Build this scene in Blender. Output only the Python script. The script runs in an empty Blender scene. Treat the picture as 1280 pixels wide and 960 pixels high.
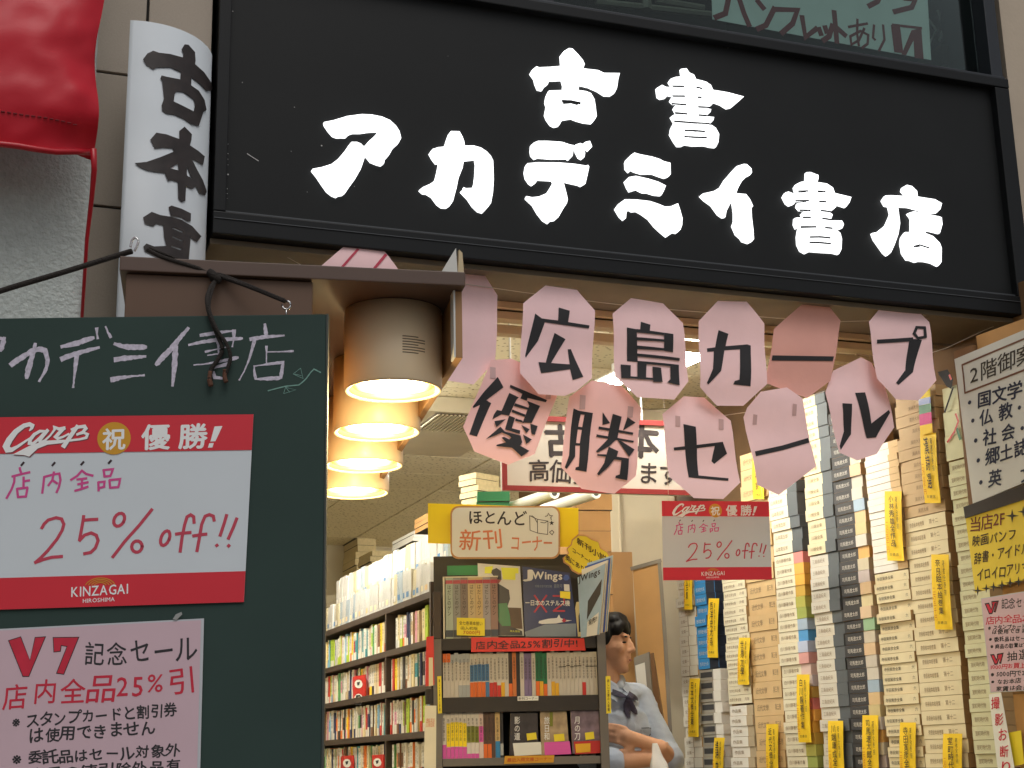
import bpy, bmesh, math, random
from mathutils import Vector, Matrix
from mathutils.geometry import tessellate_polygon
from mathutils import noise as mnoise

random.seed(7)
SC = bpy.context.scene
COL = SC.collection

# ---------------------------------------------------------------- camera
CAM = Vector((0.0, 0.0, 1.25))
FPX = 1850.0                                  # focal length in photo pixels (1280 wide)
PITCH, ROLL = math.radians(14.4), math.radians(1.2)
_f = Vector((0, math.cos(PITCH), math.sin(PITCH)))
_u0 = Vector((0, -math.sin(PITCH), math.cos(PITCH)))
_r0 = Vector((1, 0, 0))
_r = _r0 * math.cos(ROLL) - _u0 * math.sin(ROLL)
_u = _u0 * math.cos(ROLL) + _r0 * math.sin(ROLL)
cam = bpy.data.cameras.new('camera')
cam.sensor_width = 36.0
cam.lens = FPX / 1280.0 * 36.0
cam.clip_start, cam.clip_end = 0.05, 500.0
camo = bpy.data.objects.new('camera', cam)
camo.matrix_world = Matrix(((_r.x, _u.x, -_f.x, CAM.x), (_r.y, _u.y, -_f.y, CAM.y), (_r.z, _u.z, -_f.z, CAM.z), (0, 0, 0, 1)))
COL.objects.link(camo)
SC.camera = camo

# ---------------------------------------------------------------- sky, sun, exposure
SUN_EL, SUN_AZ = math.radians(58), math.radians(160)      # azimuth clockwise from +Y: behind the camera, a little to the right
world = bpy.data.worlds.new('World')
SC.world = world
world.use_nodes = True
_nt = world.node_tree
_nt.nodes.clear()
_sky = _nt.nodes.new('ShaderNodeTexSky')
_sky.sky_type = 'NISHITA'
_sky.sun_disc = False
_sky.sun_elevation = SUN_EL
_sky.sun_rotation = SUN_AZ
_sky.air_density, _sky.dust_density, _sky.ozone_density = 1.2, 5.0, 1.0
_hsv = _nt.nodes.new('ShaderNodeHueSaturation')
_hsv.inputs['Saturation'].default_value = 0.35            # overcast: greyer sky
_bg = _nt.nodes.new('ShaderNodeBackground')
_bg.inputs['Strength'].default_value = 0.08
_wo = _nt.nodes.new('ShaderNodeOutputWorld')
_nt.links.new(_sky.outputs[0], _hsv.inputs['Color'])
_nt.links.new(_hsv.outputs[0], _bg.inputs['Color'])
_nt.links.new(_bg.outputs[0], _wo.inputs['Surface'])
sl = bpy.data.lights.new('sun', 'SUN')
sl.energy = 0.65
sl.angle = math.radians(35)
sl.color = (1.0, 0.97, 0.93)
slo = bpy.data.objects.new('sun', sl)
_sd = Vector((math.sin(SUN_AZ) * math.cos(SUN_EL), math.cos(SUN_AZ) * math.cos(SUN_EL), math.sin(SUN_EL)))
slo.rotation_euler = (-_sd).to_track_quat('-Z', 'Y').to_euler()
slo.location = _sd * 30
COL.objects.link(slo)
SC.view_settings.view_transform = 'Standard'
SC.view_settings.look = 'None'
SC.view_settings.exposure = 0.0
SC.view_settings.gamma = 1.0
SC.cycles.use_denoising = True
SC.cycles.max_bounces = 7
SC.cycles.diffuse_bounces = 4
SC.cycles.transparent_max_bounces = 12
SC.cycles.caustics_reflective = False
SC.cycles.caustics_refractive = False
SC.cycles.sample_clamp_indirect = 4.0

# ---------------------------------------------------------------- helpers: frames
def ray(u, v):
    return _f + _r * ((u - 640) / FPX) + _u * ((480 - v) / FPX)

class Frame:
    """A vertical working plane: origin on the ground plan, x to the right along it, y into it, z up."""
    def __init__(s, o, yaw):
        s.o = Vector(o); s.yaw = math.radians(yaw)
        s.ex = Vector((math.cos(s.yaw), math.sin(s.yaw), 0)); s.ey = Vector((-math.sin(s.yaw), math.cos(s.yaw), 0))
    def px(s, u, v, y=0.0):
        d = ray(u, v); c = CAM - s.o
        k = (y - c.dot(s.ey)) / d.dot(s.ey)
        p = c + d * k
        return (p.dot(s.ex), p.z)
    def pts(s, ps, y=0.0):
        return [s.px(u, v, y) for u, v in ps]
    def w(s, x, y, z):
        return s.o + s.ex * x + s.ey * y + Vector((0, 0, z))
    def at(s, x, y, z, dyaw=0.0):
        return Frame(s.w(x, y, z), math.degrees(s.yaw) + dyaw)

def Z(ox, oy, k, ps):
    return [(ox + p[0] / k, oy + p[1] / k) + tuple(q / k for q in p[2:]) for p in ps]

# ---------------------------------------------------------------- helpers: materials
def lin(c):
    return tuple(((x / 255) / 12.92 if x / 255 <= 0.04045 else ((x / 255 + 0.055) / 1.055) ** 2.4) for x in c)

MATS = {}
def M(name, rgb=(128, 128, 128), rough=0.6, metal=0.0, spec=0.5, var=0.06, vscale=8.0, bump=0.0, bscale=60.0, emit=0.0, ecol=None,
      objcol=False, trans=0.0, coat=0.0, stain=None, coords='Object', detail=4.0, alpha=None):
    m = bpy.data.materials.new(name)
    m.use_nodes = True
    nt = m.node_tree
    b = nt.nodes['Principled BSDF']
    b.inputs['Roughness'].default_value = rough
    b.inputs['Metallic'].default_value = metal
    b.inputs['Specular IOR Level'].default_value = spec
    b.inputs['Coat Weight'].default_value = coat
    b.inputs['Coat Roughness'].default_value = 0.15
    b.inputs['Transmission Weight'].default_value = trans
    c = lin(rgb)
    tc = nt.nodes.new('ShaderNodeTexCoord')
    out = None
    if objcol:
        oi = nt.nodes.new('ShaderNodeObjectInfo')
        out = oi.outputs['Color']
    if var > 0:
        n = nt.nodes.new('ShaderNodeTexNoise')
        n.inputs['Scale'].default_value = vscale
        n.inputs['Detail'].default_value = detail
        nt.links.new(tc.outputs[coords], n.inputs['Vector'])
        mr = nt.nodes.new('ShaderNodeMapRange')
        mr.inputs['From Min'].default_value, mr.inputs['From Max'].default_value = 0.25, 0.75
        mr.inputs['To Min'].default_value, mr.inputs['To Max'].default_value = 1 - var, 1 + var
        nt.links.new(n.outputs['Fac'], mr.inputs['Value'])
        mx = nt.nodes.new('ShaderNodeMix'); mx.data_type = 'RGBA'; mx.blend_type = 'MULTIPLY'
        mx.inputs['Factor'].default_value = 1.0
        if out: nt.links.new(out, mx.inputs[6])
        else: mx.inputs[6].default_value = (*c, 1)
        nt.links.new(mr.outputs[0], mx.inputs[7])
        out = mx.outputs[2]
    if stain:                                   # stain = (rgb, scale, threshold)
        n2 = nt.nodes.new('ShaderNodeTexNoise'); n2.inputs['Scale'].default_value = stain[1]; n2.inputs['Detail'].default_value = 6
        nt.links.new(tc.outputs[coords], n2.inputs['Vector'])
        r2 = nt.nodes.new('ShaderNodeMapRange'); r2.inputs['From Min'].default_value = stain[2]; r2.inputs['From Max'].default_value = stain[2] + 0.12
        r2.clamp = True
        nt.links.new(n2.outputs['Fac'], r2.inputs['Value'])
        m2 = nt.nodes.new('ShaderNodeMix'); m2.data_type = 'RGBA'
        nt.links.new(r2.outputs[0], m2.inputs['Factor'])
        if out: nt.links.new(out, m2.inputs[6])
        else: m2.inputs[6].default_value = (*c, 1)
        m2.inputs[7].default_value = (*lin(stain[0]), 1)
        out = m2.outputs[2]
    if out: nt.links.new(out, b.inputs['Base Color'])
    else: b.inputs['Base Color'].default_value = (*c, 1)
    if bump > 0:
        n3 = nt.nodes.new('ShaderNodeTexNoise'); n3.inputs['Scale'].default_value = bscale; n3.inputs['Detail'].default_value = 5
        nt.links.new(tc.outputs[coords], n3.inputs['Vector'])
        bp = nt.nodes.new('ShaderNodeBump'); bp.inputs['Strength'].default_value = bump; bp.inputs['Distance'].default_value = 0.01
        nt.links.new(n3.outputs['Fac'], bp.inputs['Height'])
        nt.links.new(bp.outputs[0], b.inputs['Normal'])
    if emit > 0:
        b.inputs['Emission Color'].default_value = (*(ecol or c), 1)
        b.inputs['Emission Strength'].default_value = emit
    MATS[name] = m
    return m

def film(name, gloss=0.12, tint=(255, 255, 255), rough=0.08, bump=0.0, bscale=20.0, ior=1.5, flat=False):
    """thin clear sheet: mostly lets light through, mirrors a little"""
    m = bpy.data.materials.new(name); m.use_nodes = True
    nt = m.node_tree; nt.nodes.clear()
    o = nt.nodes.new('ShaderNodeOutputMaterial'); t = nt.nodes.new('ShaderNodeBsdfTransparent'); g = nt.nodes.new('ShaderNodeBsdfGlossy')
    t.inputs[0].default_value = (*lin(tint), 1); g.inputs['Roughness'].default_value = rough
    x = nt.nodes.new('ShaderNodeMixShader'); fr = nt.nodes.new('ShaderNodeFresnel'); fr.inputs['IOR'].default_value = ior
    ad = nt.nodes.new('ShaderNodeMath'); ad.inputs[1].default_value = gloss; ad.use_clamp = True
    if flat: ad.operation = 'MULTIPLY'; ad.inputs[1].default_value = 0.0; ad2 = nt.nodes.new('ShaderNodeMath'); ad2.inputs[1].default_value = gloss
    nt.links.new(fr.outputs[0], ad.inputs[0])
    if flat: nt.links.new(ad.outputs[0], ad2.inputs[0]); nt.links.new(ad2.outputs[0], x.inputs[0])
    else: nt.links.new(ad.outputs[0], x.inputs[0])
    nt.links.new(t.outputs[0], x.inputs[1]); nt.links.new(g.outputs[0], x.inputs[2]); nt.links.new(x.outputs[0], o.inputs[0])
    if bump:
        tc = nt.nodes.new('ShaderNodeTexCoord'); n = nt.nodes.new('ShaderNodeTexNoise'); n.inputs['Scale'].default_value = bscale
        nt.links.new(tc.outputs['Object'], n.inputs['Vector'])
        bp = nt.nodes.new('ShaderNodeBump'); bp.inputs['Strength'].default_value = bump; bp.inputs['Distance'].default_value = 0.03
        nt.links.new(n.outputs['Fac'], bp.inputs['Height']); nt.links.new(bp.outputs[0], g.inputs['Normal']); nt.links.new(bp.outputs[0], fr.inputs['Normal'])
    MATS[name] = m
    return m

# ---------------------------------------------------------------- helpers: glyphs and meshes
GLY = {}
def glyph(ch):
    key = ch
    if key in GLY: return GLY[key]
    c = bpy.data.curves.new('g', 'FONT'); c.body = ch; c.resolution_u = 2; c.fill_mode = 'FRONT'
    o = bpy.data.objects.new('g', c)
    me = o.to_mesh()
    vs = [(v.co.x, v.co.y) for v in me.vertices]; fs = [tuple(p.vertices) for p in me.polygons]
    o.to_mesh_clear()
    bpy.data.objects.remove(o); bpy.data.curves.remove(c)
    if ord(ch) > 0x2000: adv = 1.0
    else: adv = (max(p[0] for p in vs) + 0.09) if vs else 0.3
    GLY[key] = (vs, fs, adv)
    return GLY[key]

class B:
    """collects geometry for one mesh object"""
    def __init__(s): s.v = []; s.f = []; s.m = []
    def add(s, vs, fs, m=0):
        k = len(s.v); s.v += [tuple(p) for p in vs]; s.f += [tuple(i + k for i in f) for f in fs]; s.m += [m] * len(fs)
        return s
    def box(s, x0, x1, y0, y1, z0, z1, m=0):
        return s.add([(x0, y0, z0), (x1, y0, z0), (x1, y1, z0), (x0, y1, z0), (x0, y0, z1), (x1, y0, z1), (x1, y1, z1), (x0, y1, z1)],
                     [(0, 3, 2, 1), (4, 5, 6, 7), (0, 1, 5, 4), (1, 2, 6, 5), (2, 3, 7, 6), (3, 0, 4, 7)], m)
    def rect(s, x0, x1, y, z0, z1, m=0):
        return s.add([(x0, y, z0), (x1, y, z0), (x1, y, z1), (x0, y, z1)], [(0, 1, 2, 3)], m)
    def poly(s, loops, y, m=0):
        L = [[Vector((p[0], p[1], 0)) for p in l] for l in loops]
        t = tessellate_polygon(L)
        flat = [p for l in loops for p in l]
        return s.add([(p[0], y, p[1]) for p in flat], [tuple(x) for x in t], m)
    def prism(s, loops, y0, y1, m=0, ms=None):
        ms = m if ms is None else ms
        s.poly(loops, y0, m); s.poly(loops, y1, ms)
        for l in loops:
            n = len(l); k = len(s.v)
            s.v += [(p[0], y0, p[1]) for p in l] + [(p[0], y1, p[1]) for p in l]
            for i in range(n):
                j = (i + 1) % n
                s.f.append((k + i, k + j, k + n + j, k + n + i)); s.m.append(ms)
        return s
    def stroke(s, pts, w, y, m=0, taper=1.0):
        P = [Vector((p[0], p[1])) for p in pts]; n = len(P)
        W = [(p[2] if len(p) > 2 else w) for p in pts]
        if len(pts[0]) == 2 and taper != 1.0: W = [w * (1 + (taper - 1) * i / (n - 1)) for i in range(n)]
        vs = []
        for i in range(n):
            a = P[i] - P[i - 1] if i else P[1] - P[0]; b = P[i + 1] - P[i] if i < n - 1 else a
            a = a.normalized() if a.length > 1e-9 else Vector((1, 0)); b = b.normalized() if b.length > 1e-9 else a
            t = a + b; t = t.normalized() if t.length > 1e-6 else a
            nrm = Vector((-t.y, t.x)); k = max(0.6, abs(t.dot(a)))
            e = P[i].copy()
            if i == 0: e -= a * W[i] * 0.3
            if i == n - 1: e += b * W[i] * 0.3
            q = nrm * (W[i] / 2 / k)
            vs += [(e.x + q.x, y, e.y + q.y), (e.x - q.x, y, e.y - q.y)]
        return s.add(vs, [(2 * i, 2 * i + 1, 2 * i + 3, 2 * i + 2) for i in range(n - 1)], m)
    def rough(s, lines, w, y, m=0, step=0.00003, jit=0.3, seg=0.0035):
        """chalk-like strokes: finely divided, with an uneven width"""
        R = random.Random(len(lines) + 1)
        for k, l in enumerate(lines):
            P = [Vector((p[0], p[1])) for p in l]; out = []; T = sum((P[i + 1] - P[i]).length for i in range(len(P) - 1)); d = 0.0
            for i in range(len(P) - 1):
                L = (P[i + 1] - P[i]).length; n = max(1, int(L / seg))
                for j in range(n):
                    q = P[i].lerp(P[i + 1], j / n); f = (d + L * j / n) / T
                    ww = w * (0.75 + 0.5 * math.sin(f * 2.6 + k)) * (1 + R.uniform(-jit, jit))
                    out.append((q.x + R.uniform(-1, 1) * w * 0.05, q.y + R.uniform(-1, 1) * w * 0.05, max(w * 0.4, ww)))
                d += L
            out.append((P[-1].x, P[-1].y, w * 0.6))
            s.stroke(out, w, y - k * step, m)
        return s
    def strokes(s, lines, w, y, m=0, taper=1.0, step=0.00003):
        for i, l in enumerate(lines): s.stroke(l, w, y - i * step, m, taper)
        return s
    def tube(s, path, r, n=6, m=0, cap=True):
        P = [Vector(p) for p in path]; k = len(s.v); N = len(P)
        for i in range(N):
            t = (P[min(i + 1, N - 1)] - P[max(i - 1, 0)]).normalized()
            a = t.cross(Vector((0, 0, 1)));
            if a.length < 1e-3: a = t.cross(Vector((0, 1, 0)))
            a.normalize(); b = t.cross(a)
            rr = r[i] if isinstance(r, (list, tuple)) else r
            for j in range(n):
                an = 2 * math.pi * j / n
                s.v.append(tuple(P[i] + a * (math.cos(an) * rr) + b * (math.sin(an) * rr)))
        for i in range(N - 1):
            for j in range(n):
                j2 = (j + 1) % n
                s.f.append((k + i * n + j, k + i * n + j2, k + (i + 1) * n + j2, k + (i + 1) * n + j)); s.m.append(m)
        if cap:
            s.f.append(tuple(k + j for j in range(n))[::-1]); s.m.append(m)
            s.f.append(tuple(k + (N - 1) * n + j for j in range(n))); s.m.append(m)
        return s
    def lathe(s, prof, cx, cy, n=32, m=0):
        k = len(s.v)
        for r, z in prof:
            for j in range(n):
                a = 2 * math.pi * j / n; s.v.append((cx + r * math.cos(a), cy + r * math.sin(a), z))
        for i in range(len(prof) - 1):
            for j in range(n):
                j2 = (j + 1) % n
                s.f.append((k + i * n + j, k + i * n + j2, k + (i + 1) * n + j2, k + (i + 1) * n + j)); s.m.append(m)
        return s
    def text(s, t, a, b, up, y, m=0, bold=0.0, hand=0.0, vertical=False, gap=0.0, rnd=None):
        """flat lettering fitted to the parallelogram a (bottom left), b (bottom right), a + up"""
        R = rnd or random
        V = []; Fs = []; x = 0.0; yy = 0.0
        for ch in t:
            if ch == ' ': x += 0.5; yy -= 0.5; continue
            vs, fs, adv = glyph(ch)
            k = len(V); an = R.uniform(-1, 1) * hand * 0.10; sc = 1 + R.uniform(-1, 1) * hand * 0.10
            sx = 1 + R.uniform(-1, 1) * hand * 0.08
            dx, dy = R.uniform(-1, 1) * hand * 0.04, R.uniform(-1, 1) * hand * 0.06
            sh = R.uniform(-0.5, 1) * hand * 0.10
            cx, cy = adv / 2, 0.38
            for (gx, gy) in vs:
                px, py = (gx - cx) * sc * sx, (gy - cy) * sc
                px += py * sh
                qx = px * math.cos(an) - py * math.sin(an) + cx + dx; qy = px * math.sin(an) + py * math.cos(an) + cy + dy
                V.append((qx + x, qy) if not vertical else (qx - cx + 0.5, qy + yy))
            Fs += [tuple(i + k for i in f) for f in fs]
            x += adv + gap; yy -= 1.0 + gap
        if not V: return s
        x0 = min(p[0] for p in V); x1 = max(p[0] for p in V); y0 = min(p[1] for p in V); y1 = max(p[1] for p in V)
        a = Vector(a); b = Vector(b); up = Vector(up)
        sx_, sy_ = (b - a) / max(1e-6, x1 - x0), up / max(1e-6, y1 - y0)
        for k, (ox, oy) in enumerate(((0, 0),) if bold <= 0 else ((-bold, 0), (bold, 0), (0, -bold), (0, bold))):
            out = []
            for (px, py) in V:
                q = a + sx_ * (px - x0 + ox) + sy_ * (py - y0 + oy)
                out.append((q.x, y - k * 0.00004, q.y))
            s.add(out, Fs, m)
        return s
    def ptext(s, t, fr, p0, p1, h, y, m=0, **kw):
        """lettering placed by photo pixels on a frame: baseline p0-p1, height h (px)"""
        a = fr.px(*p0, y); b = fr.px(*p1, y); lx = (p0[1] - p1[1]) / max(1, (p1[0] - p0[0])) * h if not kw.pop('upright', True) else 0
        c = fr.px(p0[0] - lx, p0[1] - h, y)
        return s.text(t, a, b, (c[0] - a[0], c[1] - a[1]), y, m, **kw)
    def mesh(s, name, mats):
        me = bpy.data.meshes.new(name)
        me.from_pydata(s.v, [], s.f)
        for m in (mats if isinstance(mats, (list, tuple)) else [mats]):
            me.materials.append(MATS[m] if isinstance(m, str) else m)
        me.polygons.foreach_set('material_index', s.m)
        me.update()
        return me
    def build(s, name, mats, parent=None, smooth=False, bevel=0.0, fix=False):
        me = s.mesh(name, mats)
        if bevel or fix:
            bm = bmesh.new(); bm.from_mesh(me)
            bmesh.ops.remove_doubles(bm, verts=bm.verts, dist=1e-6)
            bmesh.ops.recalc_face_normals(bm, faces=bm.faces)
            if bevel:
                es = [e for e in bm.edges if len(e.link_faces) == 2 and e.calc_face_angle(0) > 0.6]
                bmesh.ops.bevel(bm, geom=es, offset=bevel, segments=2, affect='EDGES', profile=0.6)
            bm.to_mesh(me); bm.free()
        if smooth:
            me.polygons.foreach_set('use_smooth', [True] * len(me.polygons))
        o = bpy.data.objects.new(name, me); COL.objects.link(o)
        if parent is not None: o.parent = parent
        return o

def thing(name, label, cat, fr, group=None):
    o = bpy.data.objects.new(name, None); COL.objects.link(o)
    o.empty_display_size = 0.1
    o.location = fr.o; o.rotation_euler = (0, 0, fr.yaw)
    o['label'] = label; o['category'] = cat
    if group: o['group'] = group
    return o

def tag(o, label, cat, fr=None, group=None):
    o['label'] = label; o['category'] = cat
    if group: o['group'] = group
    if fr is not None: o.location = fr.o; o.rotation_euler = (0, 0, fr.yaw)
    return o

def struct(o, fr=None):
    o['kind'] = 'structure'
    if fr is not None: o.location = fr.o; o.rotation_euler = (0, 0, fr.yaw)
    return o

def ordw(n):
    a = ['zeroth', 'first', 'second', 'third', 'fourth', 'fifth', 'sixth', 'seventh', 'eighth', 'ninth', 'tenth', 'eleventh', 'twelfth', 'thirteenth',
         'fourteenth', 'fifteenth', 'sixteenth', 'seventeenth', 'eighteenth', 'nineteenth']
    t = {2: ('twenty', 'twentieth'), 3: ('thirty', 'thirtieth'), 4: ('forty', 'fortieth'), 5: ('fifty', 'fiftieth'), 6: ('sixty', 'sixtieth')}
    if n < 20: return a[n]
    return t[n // 10][1] if n % 10 == 0 else t[n // 10][0] + '-' + a[n % 10]

# working planes (the shop front runs away to the right; the island and the right-hand piles run into the shop)
FR = Frame((0, 4.2, 0), 20.5)                                   # shop front, face of the black sign
CN = Frame((0, 2.75, 0), 12.0)                                  # lamp canopy
CB = Frame((0, 2.6, 0), 1.5)                                    # chalkboard
_o = Frame((0, 4.85, 0), 0).px(1185, 800); ST = Frame((_o[0], 4.85, 0), -63)    # spines of the piled sets on the right
BK = Frame((0, 5.2, 0), 2.0)                                    # end bookcase
_o = Frame((0, 5.42, 0), 0).px(538, 800); ISL = Frame((_o[0], 5.42, 0), -69.5)  # long side of the island shelving
# ---------------------------------------------------------------- materials
M('asphalt', (92, 90, 88), 0.9, bump=0.3, bscale=200)
M('paving', (130, 125, 118), 0.85, bump=0.2, bscale=120, var=0.1)
M('shop_floor', (196, 188, 170), 0.5, var=0.1)
M('stucco', (192, 199, 196), 1.0, spec=0.1, var=0.10, vscale=40, bump=0.75, bscale=95)
M('tile', (172, 160, 146), 0.7, var=0.05, vscale=180, bump=0.08, bscale=260, stain=((150, 138, 124), 2.2, 0.6))
M('grout', (40, 38, 36), 0.9)
M('upper_wall', (182, 168, 150), 0.8, var=0.06, bump=0.1)
M('vinyl_red', (192, 22, 42), 0.40, spec=0.35, var=0.08, vscale=5, bump=0.18, bscale=10)
M('vinyl_red_trim', (178, 16, 34), 0.35, var=0.05)
M('thread', (120, 20, 30), 0.8)
M('curved_sign_white', (205, 212, 218), 0.42, spec=0.3, var=0.04, vscale=6, stain=((186, 190, 192), 3.0, 0.58))
M('brush_black', (50, 43, 42), 0.5, var=0.35, vscale=30)
M('sign_black', (27, 29, 30), 0.5, spec=0.2, var=0.12, vscale=3)
M('sign_frame', (23, 25, 27), 0.45, spec=0.22, var=0.1)
M('sign_trim', (70, 74, 78), 0.45)
M('speck', (190, 190, 190), 0.6)
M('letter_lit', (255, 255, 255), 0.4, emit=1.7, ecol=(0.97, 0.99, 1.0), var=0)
M('window_frame', (40, 44, 50), 0.45, metal=0.3)
M('window_dark', (32, 38, 40), 0.8, var=0.2, vscale=3)
film('window_glass', gloss=0.0, tint=(236, 248, 246), ior=1.3)
M('poster_blue', (212, 218, 214), 0.7, var=0.08, vscale=6)
M('paint_maroon', (118, 26, 34), 0.7)
M('soffit', (118, 108, 92), 0.7, var=0.18, vscale=5, stain=((112, 98, 78), 3, 0.6))
M('rail', (196, 178, 142), 0.5, var=0.08)
M('rail_gap_shade', (80, 70, 56), 0.7)  # dark tone for the shade in the gap between the rails
M('canopy', (94, 68, 50), 0.55, var=0.07, vscale=5)
M('canopy_edge', (86, 66, 56), 0.5, var=0.05)
M('canopy_lamplit', (158, 118, 76), 0.5, var=0.06)  # lighter than the outer boards: lamp glow put into the colour
M('strip_white', (205, 205, 200), 0.5)
M('lamp_housing', (240, 216, 180), 0.42, var=0.04, spec=0.5)
M('lamp_rim', (120, 92, 60), 0.35)
M('lamp_reflector', (235, 190, 95), 0.25, metal=0.9, var=0)
M('lamp_bulb', (255, 240, 200), 0.3, emit=26.0, ecol=(1.0, 0.80, 0.42), var=0)
M('lamp_label', (120, 98, 74), 0.6)
M('chalkboard', (50, 67, 63), 0.7, spec=0.2, var=0.10, vscale=4, stain=((60, 77, 73), 1.6, 0.60))
M('chalkboard_edge', (60, 66, 62), 0.6)
M('chalk', (196, 190, 206), 0.95, var=0.28, vscale=140, detail=8)
M('chalk_green', (120, 160, 150), 0.95, var=0.3, vscale=140)
M('rope', (38, 32, 28), 0.9, bump=0.5, bscale=300)
M('rope_end', (92, 60, 44), 0.9, var=0.3, vscale=60)
M('hook', (200, 200, 200), 0.25, metal=1.0)
M('poster_white', (206, 214, 220), 0.45, var=0.02, coat=0.1)
M('poster_red', (208, 38, 54), 0.4, var=0.04, coat=0.1)
M('poster_gold', (206, 150, 34), 0.45, var=0.03)
M('print_white', (236, 238, 238), 0.5, var=0)
M('print_grey', (120, 60, 66), 0.5, var=0)
M('marker_red', (190, 62, 84), 0.6, var=0.08, vscale=60)
M('marker_pink', (206, 70, 140), 0.6, var=0.08, vscale=60)
M('marker_dark', (52, 34, 40), 0.6, var=0.1, vscale=60)
M('marker_black', (40, 38, 42), 0.6, var=0.12, vscale=60)
M('marker_crimson', (196, 34, 60), 0.6, var=0.1, vscale=50)
M('pink_sheet', (204, 176, 186), 0.35, var=0.03, vscale=10, coat=0.4)
M('laminate_edge', (192, 196, 202), 0.25, coat=0.5)
M('tape_clear', (150, 152, 150), 0.25, coat=0.6)
M('paper_rose', (244, 194, 190), 0.8, var=0.05, vscale=9, bump=0.25, bscale=14)
M('paper_pink', (246, 208, 210), 0.8, var=0.05, vscale=9, bump=0.25, bscale=14)
M('paper_salmon', (222, 164, 152), 0.8, var=0.05, vscale=9, bump=0.25, bscale=14)
M('cut_black', (34, 33, 37), 0.75, var=0.08, vscale=10)
M('tape', (196, 160, 158), 0.5)
M('stripe_red', (190, 60, 84), 0.7)
M('string', (206, 196, 180), 0.8)
M('ceiling_tile', (190, 182, 158), 0.9, var=0.05, vscale=30)
M('ceiling_back', (90, 84, 70), 0.9)
M('wall_cream', (206, 196, 170), 0.85, var=0.05)
M('wall_brown', (104, 78, 50), 0.8, var=0.12)
M('wood_dark', (62, 50, 42), 0.6, var=0.2, vscale=10)
M('wood_black', (38, 34, 32), 0.6, var=0.15, vscale=10)
M('wood_grey', (104, 100, 94), 0.6, var=0.1)
M('wood_tan', (186, 142, 86), 0.6, var=0.12, vscale=6)
M('wood_brown', (120, 86, 52), 0.6, var=0.15, vscale=6)
M('frame_grey', (120, 112, 100), 0.5)
M('ac_cream', (206, 198, 176), 0.5)
M('ac_grill', (96, 86, 66), 0.6)
M('tube_lit', (255, 255, 255), 0.4, emit=165.0, ecol=(1.0, 0.95, 0.84), var=0)
M('tube_soft', (255, 255, 255), 0.4, emit=62.0, ecol=(1.0, 0.95, 0.84), var=0)
M('panel_lit', (255, 255, 255), 0.4, emit=46.0, ecol=(1.0, 0.97, 0.90), var=0)
M('tube_added', (255, 255, 255), 0.4, emit=300.0, ecol=(1.0, 0.95, 0.84), var=0)  # strong glow for the added rear light, lifts the ceiling brightness
M('fixture_white', (220, 218, 210), 0.5)
M('card_white', (232, 234, 226), 0.5, var=0.02)
M('card_yellow', (252, 224, 8), 0.5, var=0.04)
M('card_rim', (196, 148, 96), 0.6)
M('card_orange', (214, 132, 90), 0.7, var=0.1, vscale=40)
M('slip_yellow', (244, 206, 36), 0.6, var=0.04, vscale=20)
M('slip_ink', (62, 48, 30), 0.7)
M('slip_red', (190, 84, 30), 0.7)
M('label_red', (214, 58, 50), 0.6, var=0.04)
M('label_yellow', (236, 216, 52), 0.6, var=0.04)
M('sign_cream', (206, 200, 186), 0.6, var=0.05, stain=((140, 120, 96), 5, 0.66))
M('sign_red_border', (140, 38, 36), 0.6, var=0.08)
M('guide_white', (208, 212, 208), 0.55, var=0.03, stain=((190, 192, 184), 4, 0.62))
M('navy_ink', (40, 48, 70), 0.7, var=0.1, vscale=40)
M('brown_line', (110, 74, 56), 0.7)
M('yellow_sheet', (228, 204, 60), 0.5, var=0.05, coat=0.2)
M('maroon_ink', (110, 52, 36), 0.7, var=0.1)
M('cardboard', (170, 128, 78), 0.8, var=0.08, vscale=10)
M('page_edge', (208, 192, 150), 0.9, var=0.12, vscale=60)
M('box_side', (176, 142, 92), 0.85, var=0.12, vscale=20)
M('navy_cover', (34, 42, 58), 0.6)
for n, c in dict(grey_white=(214, 210, 196), cream=(226, 214, 176), ivory=(232, 226, 200), tan=(212, 182, 134), beige=(196, 170, 130), charcoal=(52, 52, 54), slate=(84, 90, 94),
                 blue=(52, 140, 206), grey=(150, 146, 134), pale_green=(214, 214, 176), white=(232, 230, 222), black=(36, 34, 34), sepia=(180, 164, 136)).items():
    M('book_' + n, c, 0.65, var=0.06, vscale=14)
M('book_ink', (146, 126, 100), 0.8, var=0)
M('book_ink_dark', (60, 56, 50), 0.8, var=0)
M('book_ink_light', (214, 210, 200), 0.8, var=0)
M('book_any', objcol=True, rough=0.55, var=0.06, vscale=14)
M('wrapped_any', objcol=True, rough=0.22, var=0.04, coat=0.8, bump=0.5, bscale=26)
film('clear_vinyl', gloss=0.14, rough=0.22, bump=0.35, bscale=14, flat=True)
M('skin', (214, 164, 130), 0.62, spec=0.3, var=0.05, vscale=12)
M('lip', (170, 104, 92), 0.5)
M('hair', (15, 12, 11), 0.55, spec=0.25, var=0.2, vscale=60)
M('shirt', (180, 191, 206), 0.85, var=0.05, vscale=20, bump=0.15, bscale=300)
M('shirt_dark', (70, 72, 78), 0.85, var=0.1)
M('apron', (60, 54, 52), 0.85, var=0.1)
M('eye_white', (224, 216, 208), 0.3)
M('eye_dark', (26, 20, 18), 0.3)
M('scarf', (52, 48, 70), 0.7, var=0.4, vscale=60)
M('bag_white', (238, 238, 236), 0.35, var=0.03, coat=0.3)
M('mag_navy', (30, 44, 90), 0.3, coat=0.4, var=0.25, vscale=8)
M('mag_sky', (150, 176, 196), 0.3, coat=0.4, var=0.2, vscale=9)
M('mag_grey', (120, 132, 140), 0.3, coat=0.4)
M('mag_white', (214, 214, 206), 0.35, coat=0.3)
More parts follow.
